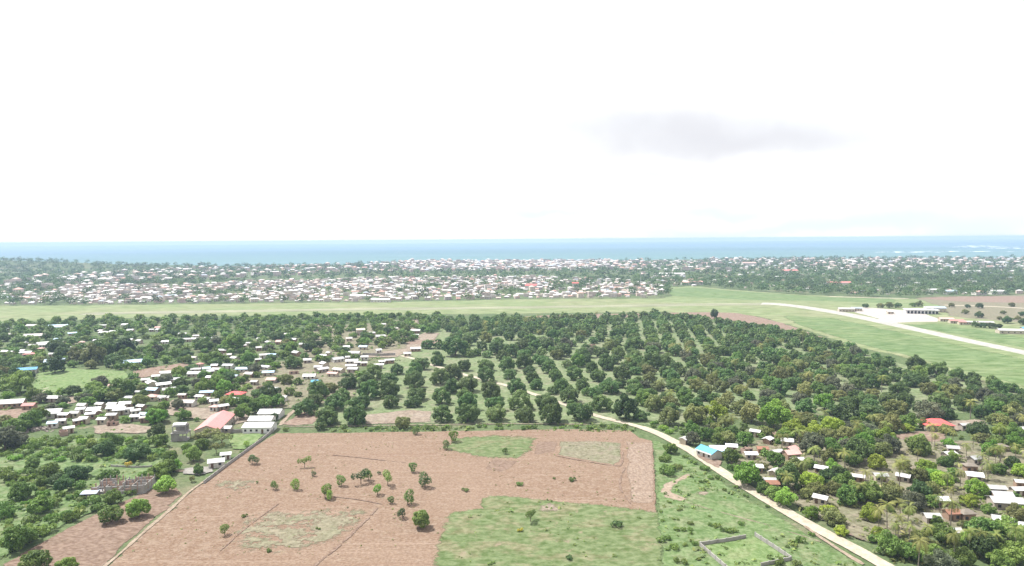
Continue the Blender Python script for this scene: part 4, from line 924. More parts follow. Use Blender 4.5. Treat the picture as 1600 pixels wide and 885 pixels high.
# left village: trees between the houses and the far belt
def left_fn(x, y, r, rr):
    plant_at(x, y, min(9.6, r * 2) * rr.uniform(.75, 1.2), 'broadleaf_tree', rr.choice(['green', 'green', 'dark', 'olive', 'bright', 'grey', 'mango']), rr.uniform(.7, 1.0))
T(R8, [(830, 345, 130, 'dark'), (680, 320, 150, 'olive'), (560, 320, 120, 'olive'), (760, 270, 150), (900, 240, 160, 'dark'), (900, 570, 160), (740, 590, 150), (840, 600, 120, 'olive'), (240, 590, 110), (300, 620, 90, 'grey'), (440, 580, 70), (620, 620, 110, 'grey'), (690, 540, 110), (1140, 750, 130), (915, 775, 65, 'bright'), (370, 690, 90, 'grey'), (330, 700, 60), (420, 250, 140, 'dark'), (460, 285, 110, 'dark')], 'broadleaf_tree', 'green')
T(R1B, [(190, 440, 100), (200, 520, 110, 'dark'), (85, 480, 90, 'grey'), (380, 540, 120), (460, 520, 120), (520, 545, 110, 'bright'), (240, 340, 80), (440, 330, 110), (690, 340, 110), (960, 305, 75, 'bright'), (1020, 365, 110), (755, 450, 60), (670, 475, 60, 'bright'), (840, 590, 150, 'dark'), (810, 650, 140), (900, 640, 110), (740, 690, 110), (650, 730, 120), (570, 655, 80, 'dark'), (650, 640, 110), (360, 640, 70, 'dark'), (180, 670, 90, 'grey'), (990, 575, 75), (40, 750, 100, 'bright'), (120, 580, 80, 'grey'), (470, 600, 80), (80, 660, 60), (590, 230, 150), (370, 240, 110), (640, 115, 80)], 'broadleaf_tree', 'green')
T(R8, [(1105, 290, 80), (1150, 280, 85), (1080, 330, 70), (1190, 310, 75)], 'broadleaf_tree', 'grey')
scatter([(0, 548), (140, 545), (330, 545), (430, 560), (560, 560), (600, 575), (560, 600), (470, 640), (420, 628), (380, 650), (290, 662), (250, 662), (140, 662), (60, 672), (0, 690)], 7.5, left_fn, 4000, 10, .88, maxn=190)
N_INDIV_BROAD = len(TREES)
scatter([(-120, 508), (0, 506), (250, 499), (450, 497), (690, 494), (690, 520), (610, 545), (560, 560), (430, 560), (330, 548), (140, 548), (0, 552), (-120, 560)], 13.5, left_fn, 3600, 12, .95)
scatter([(-200, 560), (0, 552), (0, 600), (-200, 620)], 11, left_fn, 300, 13, 1.0)

# ------------------------------------------------------------------ labels
ORD = ['nearest to it', 'second nearest', 'third nearest', 'fourth nearest', 'fifth nearest', 'sixth nearest', 'seventh nearest', 'eighth nearest', 'ninth nearest', 'tenth nearest', 'eleventh nearest', 'twelfth nearest']
LM = []
def landmark(name, px, py): g = at(px, py); LM.append((name, g.x, g.y))
for nm, px, py in (('long red hall', 334, 662), ('three white sheds', 412, 658), ('unfinished block house', 192, 762), ('unfinished two-storey tower', 283, 680), ('football pitch', 130, 595),
                   ('blue-roofed school block', 43, 580), ('long white school roof', 18, 632), ('bright red hip roof', 368, 617), ('yellow-topped tree', 200, 732), ('blue-roofed roadside house', 1108, 710),
                   ('red hip-roofed house', 1462, 664), ('walled lawn', 1165, 862), ('long white barn', 1572, 782), ('road bend', 985, 664), ('dry pale strip', 620, 652), ('rusty long shack', 1205, 752),
                   ('grey thatched hut', 1516, 728), ('pink-roofed house', 520, 584), ('three small huts', 1375, 742), ('reddish roadside plot', 1345, 830), ('long pale blue roof', 210, 566), ('football pitch corner tree', 31, 610),
                   ('cream two-storey house', 563, 522), ('brown orchard shack', 924, 540), ('airfield earth strip', 1240, 515), ('airfield lone tree', 1116, 497), ('field top edge', 800, 668), ('lower right compound', 1500, 812), ('blue village roof', 493, 595),
                   ('pale blue village roof', 380, 577), ('reddish bare strip', 250, 578), ('left scrub lane', 60, 730), ('sandy hook track', 1045, 768), ('orchard clearing', 1235, 553), ('dark strip end', 60, 850)):
    landmark(nm, px, py)
LMA = np.array([(a, b) for _, a, b in LM])
def relation(x, y):
    d = np.hypot(LMA[:, 0] - x, LMA[:, 1] - y); i = int(d.argmin())
    dx, dy = x - LMA[i, 0], y - LMA[i, 1]
    if abs(dx) >= abs(dy): rel = 'right of' if dx > 0 else 'left of'
    else: rel = 'behind' if dy > 0 else 'in front of'
    return LM[i][0], rel, float(d[i])
def label_all(items, group_of):
    """items: (object, look phrase, x, y): give each a label by its nearest landmark and rank"""
    bins = {}
    for o, look, x, y in items:
        n, rel, dd = relation(x, y)
        bins.setdefault((look, n, rel), []).append((dd, o))
    for (look, n, rel), L in bins.items():
        L.sort(key=lambda q: q[0])
        for k, (dd, o) in enumerate(L):
            if len(L) == 1: lab = f'{look} {rel} the {n}'
            elif k < len(ORD): lab = f'{look} {rel} the {n}, {ORD[k]}'
            else: lab = f'{look} {rel} the {n}, beyond the twelve nearest'
            o['label'] = lab

# ------------------------------------------------------------------ build the plants
def in_frame(x, y, pad=30):
    a, b = to_px((x, y, 3)); return -pad < a < 1600 + pad and 380 < b < 885 + pad
by_kind = {}
for t_ in TREES:
    t_['vis'] = t_['w'] / t_['y']
    if in_frame(t_['x'], t_['y']): by_kind.setdefault(t_['kind'], []).append(t_)
BULK = {}
CAT = {'shrub': 'shrub', 'coconut_palm': 'palm'}
GROUP = {'mango_tree': 'mango trees of the orchard', 'broadleaf_tree': 'village trees', 'spreading_tree': 'flat-topped trees by the wall', 'field_tree': 'small trees in and around the field', 'round_tree': 'round young trees beside the field', 'shrub': 'shrubs on scrub and verge', 'coconut_palm': 'coconut palms of the right-hand village', 'casuarina_tree': 'tall feathery trees beside the pitch'}
rr = random.Random(5)
lab_items = []
for kind, L in by_kind.items():
    L.sort(key=lambda q: (0 if q.get('own') else 1, -q['vis']))
    for i, t_ in enumerate(L):
        if i >= 298 and not t_.get('own'):
            BULK.setdefault(kind, []).append(t_); continue
        me, tm, pw, ph = PROTO[kind][rr.randrange(len(PROTO[kind]))]
        s = t_['w'] / pw
        e = empty(kind, (t_['x'], t_['y'], 0.03), rr.uniform(0, 6.28), (s * rr.uniform(.86, 1.14), s * rr.uniform(.9, 1.1), s * t_['tall'] * rr.uniform(.9, 1.12)))
        tag(e, t_.get('own'), CAT.get(kind, 'tree'), GROUP[kind])
        obj('trunk', tm, e)
        c = obj('crown', me, e)
        c.material_slots[0].link = 'OBJECT'; c.material_slots[0].material = LEAF[t_['leaf']]
        if not t_.get('own'):
            size = ''
            if kind in ('broadleaf_tree', 'mango_tree'): size = 'large ' if t_['w'] > 12.5 else ('small ' if t_['w'] < 8 else '')
            lab_items.append((e, f"{size}{LOOK[t_['leaf']]} {NOUN[kind]}", t_['x'], t_['y']))
label_all(lab_items, None)
def lod(me, n, rng):
    V = np.empty(len(me.vertices) * 3, np.float32); me.vertices.foreach_get('co', V); V = V.reshape(-1, 4, 3)
    T_ = np.empty(len(me.vertices) * 3, np.float32); me.attributes['tint'].data.foreach_get('vector', T_); T_ = T_.reshape(-1, 4, 3)[:, 0, 0]
    k = rng.choice(len(V), min(n, len(V)), replace=False)
    f = math.sqrt(len(V) / len(k)) * .82
    Q = V[k]; c = Q.mean(1, keepdims=True)
    return c + (Q - c) * f, T_[k]
def bulk(name, trees, n, label, leafk):
    rng = np.random.default_rng(3)
    lods = {k: [lod(p_[0], n, rng) + (p_[2], p_[3]) for p_ in PROTO[k]] for k in {q['kind'] for q in trees}}
    Vs, Ts = [], []
    for q in trees:
        Q, T_, pw, ph = lods[q['kind']][rng.integers(len(lods[q['kind']]))]
        s = q['w'] / pw; a = rng.uniform(0, 6.28); ca, sa = math.cos(a), math.sin(a)
        W = np.empty_like(Q)
        W[..., 0] = (Q[..., 0] * ca - Q[..., 1] * sa) * s + q['x']; W[..., 1] = (Q[..., 0] * sa + Q[..., 1] * ca) * s + q['y']; W[..., 2] = Q[..., 2] * s * q['tall'] + .03
        Vs.append(W.reshape(-1, 3)); Ts.append(np.stack([np.repeat(T_, 4), np.full(len(T_) * 4, rng.uniform(0, 1))], 1))
    V = np.concatenate(Vs); T_ = np.concatenate(Ts)
    o = obj(name, mesh_np(name, V, np.arange(len(V)).reshape(-1, 4), [LEAF[leafk]], tint=T_))
    tag(o, label, None, None, 'stuff')
if 'mango_tree' in BULK: bulk('orchard', BULK['mango_tree'], 420, 'closed canopy of the mango orchard towards the airfield', 'mango')
if 'broadleaf_tree' in BULK: bulk('woodland', BULK['broadleaf_tree'], 420, 'belt of trees between the village and the airfield', 'green')
for k in BULK:
    if k not in ('mango_tree', 'broadleaf_tree'): bulk('thicket', BULK[k], 150, 'low thicket of shrubs in the scrub', 'shrub')
# weeds: tufts too small to count
def weeds(name, polys, dens, size, label, leafk, seed):
    rng = np.random.default_rng(seed); Cs = []
    for poly in polys:
        w = px_poly(poly); a = np.array(w); lo, hi = a.min(0), a.max(0)
        n = int(dens * (hi - lo).prod())
        P = rng.uniform(lo, hi, (n, 2)); cl = vnoise(P[:, 0] / 14, P[:, 1] / 14, seed) + .6 * vnoise(P[:, 0] / 4, P[:, 1] / 4, seed + 1)
        P = P[cl + rng.uniform(-.5, .5, n) > .15]
        Cs += [p for p in P if inside(w, p[0], p[1]) and off_lines(p[0], p[1], .5)]
    C = np.array(Cs); k = 7
    C3 = np.repeat(np.concatenate([C, np.zeros((len(C), 1))], 1), k, 0)
    sz = np.repeat(rng.uniform(.5, 1.5, (len(C), 1)) ** 2, k, 0) * size
    d_ = rng.normal(size=C3.shape); d_[:, 2] = np.abs(d_[:, 2])
    C3 = C3 + d_ * sz * .8 + np.array([0, 0, .12])
    V, F = leaf_quads(C3, d_ + np.array([0, 0, .4]), 1.0, rng)
    Q = V.reshape(-1, 4, 3); c = Q.mean(1, keepdims=True); V = (c + (Q - c) * sz[:, None, :] * .9).reshape(-1, 3)
    o = obj(name, mesh_np(name, V, F, [LEAF[leafk]], tint=np.stack([np.repeat(rng.uniform(0, 1, len(C3)), 4), np.repeat(np.repeat(rng.uniform(0, 1, len(C)), k), 4)], 1)))
    tag(o, label, None, None, 'stuff')
weeds('weeds', [[(1002, 680), (1100, 733), (1250, 826), (1400, 912), (1050, 950), (1032, 800), (1026, 692)]], .22, .36, 'weeds and tussocks on the verge', 'shrub', 31)
weeds('weeds', [[(752, 772), (1028, 797), (1046, 950), (665, 950), (694, 799)]], .10, .26, 'low tussocks in the green plot', 'shrub', 32)
weeds('weeds', [[(0, 700), (60, 686), (250, 685), (265, 752), (180, 786), (60, 846), (0, 880)]], .26, .42, 'rank weeds in the left scrub', 'shrub', 33)
weeds('weeds', [[(1110, 700), (1240, 690), (1600, 690), (1600, 885), (1400, 885), (1300, 822), (1180, 760)]], .32, .46, 'scrubby undergrowth in the right-hand village', 'olive', 34)
weeds('weeds', [[(430, 680), (700, 676), (1000, 686), (1025, 790), (752, 768), (660, 880), (170, 884)]], .10, .15, 'scattered clods and dry weeds on the ploughed field', 'olive', 35)
weeds('weeds', [[(436, 666), (990, 663), (1010, 676), (700, 674), (432, 677)]], .4, .36, 'weedy strip along the back of the field', 'shrub', 36)
weeds('weeds', [[(0, 600), (280, 560), (560, 520), (660, 540), (560, 640), (440, 640), (300, 670), (60, 680), (0, 690)]], .035, .5, 'undergrowth between the village houses', 'green', 37)

# ------------------------------------------------------------------ houses
unit_win = MB().box(-.5, .5, -.04, .04, 0, 1).mesh('window', MAT['dark'])
unit_door = MB().box(-.5, .5, -.04, .04, 0, 1).mesh('door', MAT['doorwood'])
def gable_roof(W, D, h, rise, ov=.45, th=.09, ridge_x=True):
    mb = MB(); w, dd = W / 2 + ov, D / 2 + ov
    sl_ = rise / (D / 2); ze = h - sl_ * ov
    for sg in (-1, 1):
        y0, y1 = sg * dd, 0
        vs = [(-w, y0, ze), (w, y0, ze), (w, y1, h + rise), (-w, y1, h + rise)]
        vs += [(a, b, c + th) for a, b, c in vs]
        mb.add(vs, [(0, 1, 2, 3), (4, 5, 6, 7), (0, 1, 5, 4), (1, 2, 6, 5), (2, 3, 7, 6), (3, 0, 4, 7)] if sg < 0 else [(3, 2, 1, 0), (7, 6, 5, 4), (4, 5, 1, 0), (5, 6, 2, 1), (6, 7, 3, 2), (7, 4, 0, 3)])
    return mb
def hip_roof(W, D, h, rise, ov=.5, th=.1):
    w, d_ = W / 2 + ov, D / 2 + ov; r = max(.2, w - d_)
    mb = MB()
    mb.add([(-w, -d_, h), (w, -d_, h), (w, d_, h), (-w, d_, h), (-r, 0, h + rise), (r, 0, h + rise), (-w, -d_, h - th), (w, -d_, h - th), (w, d_, h - th), (-w, d_, h - th)],
           [(0, 1, 5, 4), (1, 2, 5), (2, 3, 4, 5), (3, 0, 4), (6, 9, 8, 7), (0, 6, 7, 1), (1, 7, 8, 2), (2, 8, 9, 3), (3, 9, 6, 0)])
    return mb
def gable_walls(W, D, h, rise):
    w, d_ = W / 2, D / 2
    return MB().add([(-w, -d_, -.1), (w, -d_, -.1), (w, d_, -.1), (-w, d_, -.1), (-w, -d_, h), (w, -d_, h), (w, d_, h), (-w, d_, h), (-w, 0, h + rise - .03), (w, 0, h + rise - .03)],
                    [(0, 3, 2, 1), (0, 1, 5, 4), (2, 3, 7, 6), (1, 2, 6, 9, 5), (3, 0, 4, 8, 7), (4, 5, 9, 8), (6, 7, 8, 9)])
def openings(root, W, D, h, n, rng, dx=None):
    k = max(2, min(n, int(W / 2.4)))
    di = rng.randrange(k)
    for i in range(k):
        x = -W / 2 + W * (i + .5) / k
        if i == di:
            o = obj('door', unit_door, root); o.location = (x, -D / 2 - .02, .05); o.scale = (.95, 1, min(2.0, h - .4))
        else:
            o = obj('window', unit_win, root); o.location = (x, -D / 2 - .02, 1.0); o.scale = (1.0, 1, min(1.0, h - 1.3))
rr = random.Random(9)
hl = []
def size_word(W): return 'long' if W > 17 else ('small' if W < 7.5 else 'medium-sized')
for i, hd in enumerate(HOUSES):
    W = hd['W']; rf = hd['roof']
    D = max(3.4, min(8, W * rr.uniform(.45, .68))) if W > 6 else W * .75
    rot = hd['rot'] if hd['rot'] is not None else rr.choice([rr.uniform(-.25, .35), rr.uniform(-.25, .35), rr.uniform(-.9, .9)])
    h = rr.uniform(2.3, 2.9); rise = D * rr.uniform(.16, .26)
    name = 'hut' if rf == 'th' else ('shack' if W < 6 else 'house')
    if rf == 'c': h = 5.6
    e = empty(name, (hd['x'], hd['y'], .05), rot)
    wm = rr.choice(WALLS[:2] + [WALLS[2], WALLS[3]]) if hd['px'] < 900 else rr.choice([WALLS[1], WALLS[2], WALLS[0]])
    if rf == 'br':       # roofless walls of a house being built or left to ruin
        mb = MB()
        for x0, x1, y0, y1 in ((-W / 2, W / 2, -D / 2, -D / 2 + .2), (-W / 2, W / 2, D / 2 - .2, D / 2), (-W / 2, -W / 2 + .2, -D / 2 + .2, D / 2 - .2), (W / 2 - .2, W / 2, -D / 2 + .2, D / 2 - .2), (-.1, .1, -D / 2 + .2, D / 2 - .2)):
            mb.box(x0, x1, y0, y1, -.1, rr.uniform(1.6, 2.6))
        mb.build('wall', MAT['brick'], e); openings(e, W, D, 2.4, 5, rr)
        tag(e, None, 'house', 'village houses'); hl.append((e, f'{size_word(W)} roofless brown house', hd['x'], hd['y'])); continue
    if rf in ('R', 'th') or (rf in ('r', 'p') and rr.random() < .5):
        hip_roof(W, D, h + .02, rise * (1.5 if rf == 'th' else 1.1)).build('roof', ROOF[rf], e)
        MB().box(-W / 2, W / 2, -D / 2, D / 2, -.1, h - .1).build('wall', wm if rf != 'th' else WALLS[2], e)
    else:
        gable_walls(W, D, h, rise).build('wall', wm, e)
        gable_roof(W, D, h, rise).build('roof', ROOF[rr.choice(['w', 'w2', 'w3', 'w2', 'w', 'w4'])] if rf == 'w' else ROOF[rf], e)
    openings(e, W, D, h, 6, rr)
    tag(e, None, 'house', 'village houses'); hl.append((e, f'{size_word(W)} {ROOFWORD[rf]}-roofed {name}' if rf != 'th' else f'{size_word(W)} thatched hut', hd['x'], hd['y']))
label_all(hl, None)

def house_at(name, px, py, W, D, h, rise, rot, roof, wall, label, hip=False, z=None, n=8, group=None):
    g = at(px, py, h if z is None else z)
    e = empty(name, (g.x, g.y, .05), rot)
    if hip:
        hip_roof(W, D, h, rise).build('roof', roof, e); MB().box(-W / 2, W / 2, -D / 2, D / 2, -.1, h - .12).build('wall', wall, e)
    else:
        gable_walls(W, D, h, rise).build('wall', wall, e); gable_roof(W, D, h, rise).build('roof', roof, e)
    openings(e, W, D, h, n, rr); tag(e, label, 'house', group)
    return e
# long red hall, seen end-on: axis runs away to the right
a, b = at(324, 672, 3.4), at(350, 648, 3.4)
L_ = math.hypot(b.x - a.x, b.y - a.y)
e = house_at('hall', 336.5, 659.5, L_, 10.5, 3.4, 2.0, math.atan2(b.y - a.y, b.x - a.x), ROOF['hall'], WALLS[0], 'long salmon-red roofed hall slanting away beside the white sheds')
for k in range(9):
    x = -L_ / 2 + .6 + (L_ - 1.2) * k / 8
    MB().box(x - .12, x + .12, -6.6, -6.36, -.1, 2.7).build('post', MAT['concrete'], e)
for (px, py, wpx, D, lab) in ((424, 643, 33, 9, 'rearmost of three white-roofed sheds by the field corner'), (409.5, 654, 35, 7.5, 'middle of three white-roofed sheds by the field corner'), (406, 664, 44, 9, 'front and widest of three white-roofed sheds by the field corner')):
    g = at(px, py, 3)
    house_at('shed', px, py, wpx * g.y / F_PX, D, 3.0, 1.2, .02, ROOF['w'], MAT['white'], lab, group='white sheds')
house_at('shack', 351, 668, 6.5, 4, 2.4, .7, 0, ROOF['w'], WALLS[1], 'small white-roofed lean-to in front of the red hall')
house_at('house', 338, 720, 5.6, 4.2, 2.4, .8, .35, ROOF['w'], WALLS[3], 'small white-roofed house tucked inside the perimeter wall')
house_at('shack', 353, 709, 3.6, 3, 2.2, .6, .3, ROOF['w'], WALLS[3], 'tiny white-roofed hut behind the small house at the wall')
house_at('shed', 142, 769, 4.6, 3.4, 2.0, .35, .12, ROOF['shed'], WALLS[1], 'small grey-blue tin shed left of the unfinished block house')
e = house_at('house', 1108, 704, 8.4, 6.0, 2.7, 1.3, -1.05, ROOF['blue'], WALLS[3], 'bright blue-roofed house beside the dirt road')
MB().box(-4.6, 4.6, -3.65, -3.46, 2.28, 2.75).build('fascia', MAT['white'], e)
house_at('house', 1121, 700, 6, 4, 2.8, 1.0, -.1, ROOF['w'], WALLS[3], 'white-roofed annex behind the bright blue roof')
house_at('house', 1462, 661.5, 12.5, 8, 2.8, 2.2, -.1, ROOF['R'], WALLS[0], 'red hip-roofed house at the edge of the orchard', hip=True)

# unfinished block house
g = at(194, 766); e = empty('unfinished_house', (g.x, g.y, .05), .12)
tag(e, 'unfinished grey block house with bare columns and no roof', 'building')
MB().box(-9.2, 9.2, -5.2, 5.2, -.1, .5).build('floor_slab', MAT['concrete'], e)
rr = random.Random(3)
for x in np.linspace(-8.8, 8.8, 9):
    for y in (-4.8, -1.6, 1.6, 4.8):
        hh = rr.uniform(3.0, 4.3)
        c = MB().box(x - .16, x + .16, y - .16, y + .16, .5, hh).build('column', MAT['concrete'] if rr.random() < .5 else MAT['brick'], e)
        MB().box(x - .03, x + .03, y - .03, y + .03, hh, hh + .6).build('rebar', MAT['rubble'], c)
for y in (-4.8, -1.6, 1.6, 4.8):
    xs_ = np.linspace(-8.8, 8.8, 9)
    for k in range(8):
        if rr.random() < .8:
            t0 = rr.choice([1.4, 2.2, 2.9, 2.9])
            MB().box(xs_[k] + .17, xs_[k + 1] - .17, y - .1, y + .1, .5, t0).build('wall', MAT['block'] if rr.random() < .6 else MAT['brick'], e)
for x in np.linspace(-8.8, 8.8, 9)[::2]:
    for y0 in (-4.8, -1.6, 1.6):
        if rr.random() < .8: MB().box(x - .1, x + .1, y0 + .17, y0 + 3.03, .5, rr.choice([2.0, 2.9, 2.9])).build('wall', MAT['block'], e)
MB().box(-8.96, 8.96, -4.96, -4.64, 2.92, 3.12).build('ring_beam', MAT['concrete'], e)
for i, (px, py, s) in enumerate(((232, 752, 1.2), (236, 747, .9), (240, 754, .8))):
    g = at(px, py); mb = MB()
    for k in range(26):
        x, y = rr.gauss(0, 1.1), rr.gauss(0, .8); q = rr.uniform(.15, .35); zz = max(0, .8 - .45 * math.hypot(x, y))
        mb.box(x - q, x + q, y - q * .6, y + q * .6, zz - .3, zz + q * .7)
    o = mb.build('block_pile', MAT['block']); o.location = (g.x, g.y, .1); o.scale = (s, s, s)
    tag(o, ['largest heap of grey blocks right of the unfinished house', 'rear heap of grey blocks beside the unfinished house', 'small outer heap of grey blocks near the unfinished house'][i], 'rubble', 'heaps of building blocks')
g = at(58, 672); mb = MB()
for k in range(90):
    x, y = rr.gauss(0, 5), rr.gauss(0, 2.6); q = rr.uniform(.3, .8); mb.box(x - q, x + q, y - q * .7, y + q * .7, -.2, rr.uniform(.3, 1.4) * math.exp(-(x * x / 60 + y * y / 14)))
o = mb.build('rubble_heap', MAT['rubble']); o.location = (g.x, g.y, .1); tag(o, 'wide grey rubble heap left of the white-roofed cluster', 'rubble')
# unfinished two-storey tower house
g = at(283, 687); e = empty('tower_house', (g.x, g.y, .05), .15)
tag(e, 'unfinished grey two-storey house with open upper floor and white top', 'building')
for z0, z1, nm in ((-.1, .25, 'floor_slab'), (3.3, 3.6, 'floor_slab'), (6.5, 6.8, 'roof_slab')):
    q = 3.6 if z0 < 5 else 3.0
    MB().box(-q, q, -q * .85, q * .85, z0, z1).build(nm, MAT['concrete'], e)
for x in (-3.2, 0, 3.2):
    for y in (-2.6, 2.6):
        MB().box(x - .15, x + .15, y - .15, y + .15, .25, 3.3).build('column', MAT['concrete'], e)
        MB().box(x * .85 - .15, x * .85 + .15, y * .9 - .15, y * .9 + .15, 3.6, 6.5).build('column', MAT['concrete'], e)
MB().box(-3.0, -.17, -2.72, -2.5, .25, 3.28).build('wall', MAT['block'], e); MB().box(.17, 3.0, -2.72, -2.5, .25, 2.2).build('wall', MAT['block'], e)
MB().box(-2.5, 2.5, 2.0, 2.2, 3.6, 6.48).build('wall', MAT['block'], e); MB().box(-2.5, 2.5, -2.6, -2.48, 3.6, 4.6).build('parapet', MAT['block'], e)
gable_roof(5, 4, 7.3, .5, .3).build('roof', ROOF['w'], e); MB().box(-2.3, 2.3, -1.8, 1.8, 6.8, 7.28).build('upstand', MAT['white'], e)

# walls made of panels and posts
def wall_line(name, pts, h, label, mat='block', pitch=3.0, th=.22, group=None):
    P = px_poly(pts); o0 = empty(name, (P[0][0], P[0][1], .03)); tag(o0, label, 'wall', group)
    for (x0, y0), (x1, y1) in zip(P[:-1], P[1:]):
        L = math.hypot(x1 - x0, y1 - y0); n = max(1, round(L / pitch)); a = math.atan2(y1 - y0, x1 - x0); q = L / n
        pm = MB().box(.14, q - .14, -th / 2, th / 2, -.15, h).mesh('panel', MAT[mat]); qm = MB().box(-.14, .14, -.17, .17, -.15, h + .16).mesh('post', MAT['concrete'])
        for k in range(n):
            for nm, me in (('panel', pm), ('post', qm)):
                o = obj(nm, me, o0); o.location = (x0 + math.cos(a) * q * k - P[0][0], y0 + math.sin(a) * q * k - P[0][1], 0); o.rotation_euler = (0, 0, a)
wall_line('perimeter_wall', [(428, 674), (405, 692), (382, 709), (352, 731), (318, 757)], 1.25, 'long grey block wall along the left edge of the ploughed field')
wall_line('perimeter_wall', [(428, 673.5), (395, 675.5), (345, 677)], 1.6, 'grey block wall running behind the green yard to the red hall')
wall_line('garden_wall', [(174, 731), (212, 733), (250, 731)], 1.1, 'low grey wall along the gravel yard and lane')
wall_line('village_wall', [(567, 556), (595, 557), (618, 556)], 2.2, 'long grey wall among the far village houses', group=None)
for nm, pts, lab in (('back', [(1094, 854), (1135, 848), (1166, 842)], 'weathered rear wall of the small walled lawn'), ('right', [(1180, 839), (1208, 857), (1236, 876)], 'right-hand pale wall of the small walled lawn'), ('left', [(1094, 855), (1118, 876), (1142, 897)], 'left-hand pale wall of the small walled lawn'), ('front', [(1236, 877), (1215, 882), (1188, 887)], 'broken front wall of the small walled lawn')):
    wall_line('plot_wall', pts, 1.3, lab, pitch=2.6, group='walls of the walled lawn')

# ------------------------------------------------------------------ airport buildings
g = at(1440, 490); e = empty('terminal', (g.x, g.y, .05), -.30, .8); tag(e, 'long white airport terminal with arcaded front beside the apron', 'building')
MB().box(-22, 20, -6, 8, -.1, 5.4).build('wall', MAT['white'], e)
MB().box(-23, 21, -9, 9, 5.42, 6.0).build('roof', MAT['white'], e)
for k in range(9):
    x = -21 + k * 4.6
    MB().box(x - .35, x + .35, -8.6, -7.9, -.1, 5.4).build('column', MAT['white'], e)
    MB().box(x + 1.0, x + 3.8, -6.08, -6.01, .2, 3.8).build('window', MAT['dark'], e)
MB().box(4, 15, -2, 6, 6.02, 9.0).build('upper_storey', MAT['white'], e); MB().box(3.4, 15.6, -2.6, 6.6, 9.02, 9.4).build('upper_roof', MAT['white'], e)
rr = random.Random(77)
for px, py, W, D, h, rf, lab in ((1462, 481, 26, 16, 7, 'gb', 'grey-blue roofed hangar behind the terminal'), (1322, 482.5, 24, 12, 5, 'w', 'white building at the left end of the apron'), (1338, 481.5, 16, 10, 5, 'gb', 'second low building at the left end of the apron'),
        (1478, 498, 18, 10, 4, 'p', 'pink-roofed shed at the right end of the apron'), (1494, 501, 18, 10, 4, 'r', 'dull red roofed shed right of the apron'), (1503, 503, 9, 8, 4, 'r', 'small red shed right of the two apron sheds'), (1516, 503, 14, 8, 4, 'w', 'white shed left of the airport hedge'), (1540, 503.5, 18, 9, 4, 'w', 'white shed behind the airport hedge'),
        (1582, 516, 34, 12, 4.5, 'w', 'long white shed at the right edge beyond the runway'), (1606, 513, 14, 9, 5, 'bl', 'blue shed at the far right edge of the airfield'), (1391, 487, 9, 7, 4, 'w', 'small white kiosk beside the terminal')):
    house_at('airport_shed', px, py, W * .72, D * .8, h * .7, D * .1, -.25, ROOF['w2' if rf == 'w' else rf], WALLS[0], lab, group='airport sheds', n=5)
for i, (px, py, w, lf) in enumerate([(1376, 477, 12, 'olive'), (1390, 477, 13, 'olive'), (1404, 477, 12, 'green'), (1436, 475, 12, 'olive'), (1426, 476, 10, 'green'), (1352, 478, 10, 'dark'), (1512, 478, 9, 'dark'), (1530, 478, 11, 'dark'), (1508, 487, 11, 'olive'), (1530, 492, 13, 'dark'), (1567, 488, 9, 'olive'), (1574, 500, 16, 'dark'), (1598, 490, 12, 'dark'), (1598, 503, 14, 'dark'), (1580, 476, 10, 'olive'), (1524, 507, 12, 'dark'), (1537, 508, 13, 'dark'), (1550, 509, 13, 'dark'), (1560, 509, 12, 'dark'), (1487, 477, 9, 'olive'), (1562, 497, 8, 'olive'), (1590, 497, 9, 'olive')]):
    g = at(px, py + w * .35); me, tm, pw, ph = PROTO['broadleaf_tree'][i % 6]; s = w * g.y / F_PX / pw
    e = empty('airport_tree', (g.x, g.y, .03), i * 1.3, (s, s, s * .9)); obj('trunk', tm, e); c = obj('crown', me, e); c.material_slots[0].link = 'OBJECT'; c.material_slots[0].material = LEAF[lf]
    pos = 'behind the apron' if px < 1440 else ('in the hedge before the white sheds' if 1515 < px < 1565 and py > 505 else 'on the dry plain beyond the terminal')
    tag(e, None, 'tree', 'trees around the airport'); e['_p'] = pos; e['_l'] = LOOK[lf]
bins = {}
for o in list(COL.objects):
    if '_p' in o.keys(): bins.setdefault((o['_p'], o['_l']), []).append(o)
for (pos, lk), L in bins.items():
    L.sort(key=lambda o: o.location.x / o.location.y)
    for k, o in enumerate(L):
        o['label'] = f'{lk} tree {pos}' + ('' if len(L) == 1 else ', ' + ['leftmost', 'second', 'third', 'fourth', 'fifth', 'sixth', 'seventh', 'eighth', 'ninth'][k] + (' of these' if k == 0 else ' from the left'))
        del o['_p']; del o['_l']

# ------------------------------------------------------------------ the far town
m, t = newmat('town_wall'); at_ = t.n('ShaderNodeAttribute', attribute_name='tint').outputs['Vector']; sp = t.n('ShaderNodeSeparateXYZ', {'Vector': at_})
oi = t.n('ShaderNodeObjectInfo').outputs['Random']
v = t.math('FRACT', t.math('ADD', sp.outputs[0], oi))
ramp = t.n('ShaderNodeValToRGB', {0: v}); cr = ramp.color_ramp; cr.interpolation = 'CONSTANT'
for i, (ps, cl) in enumerate(((0, (.60, .52, .47)), (.22, (.52, .43, .38)), (.42, (.66, .61, .57)), (.60, (.56, .43, .38)), (.72, (.42, .37, .34)), (.86, (.60, .53, .44)))):
    el = cr.elements[i] if i < 2 else cr.elements.new(ps)
    el.position = ps; el.color = (*cl, 1)
nz = t.noise(t.pos(), .25, 3, .6)
t.out(t.mix(t.rng(nz, .4, .8, 0, .35), ramp.outputs[0], (.28, .24, .21)), .85); MAT['twall'] = m
m, t = newmat('town_roof'); at_ = t.n('ShaderNodeAttribute', attribute_name='tint').outputs['Vector']; sp = t.n('ShaderNodeSeparateXYZ', {'Vector': at_})
oi = t.n('ShaderNodeObjectInfo').outputs['Random']
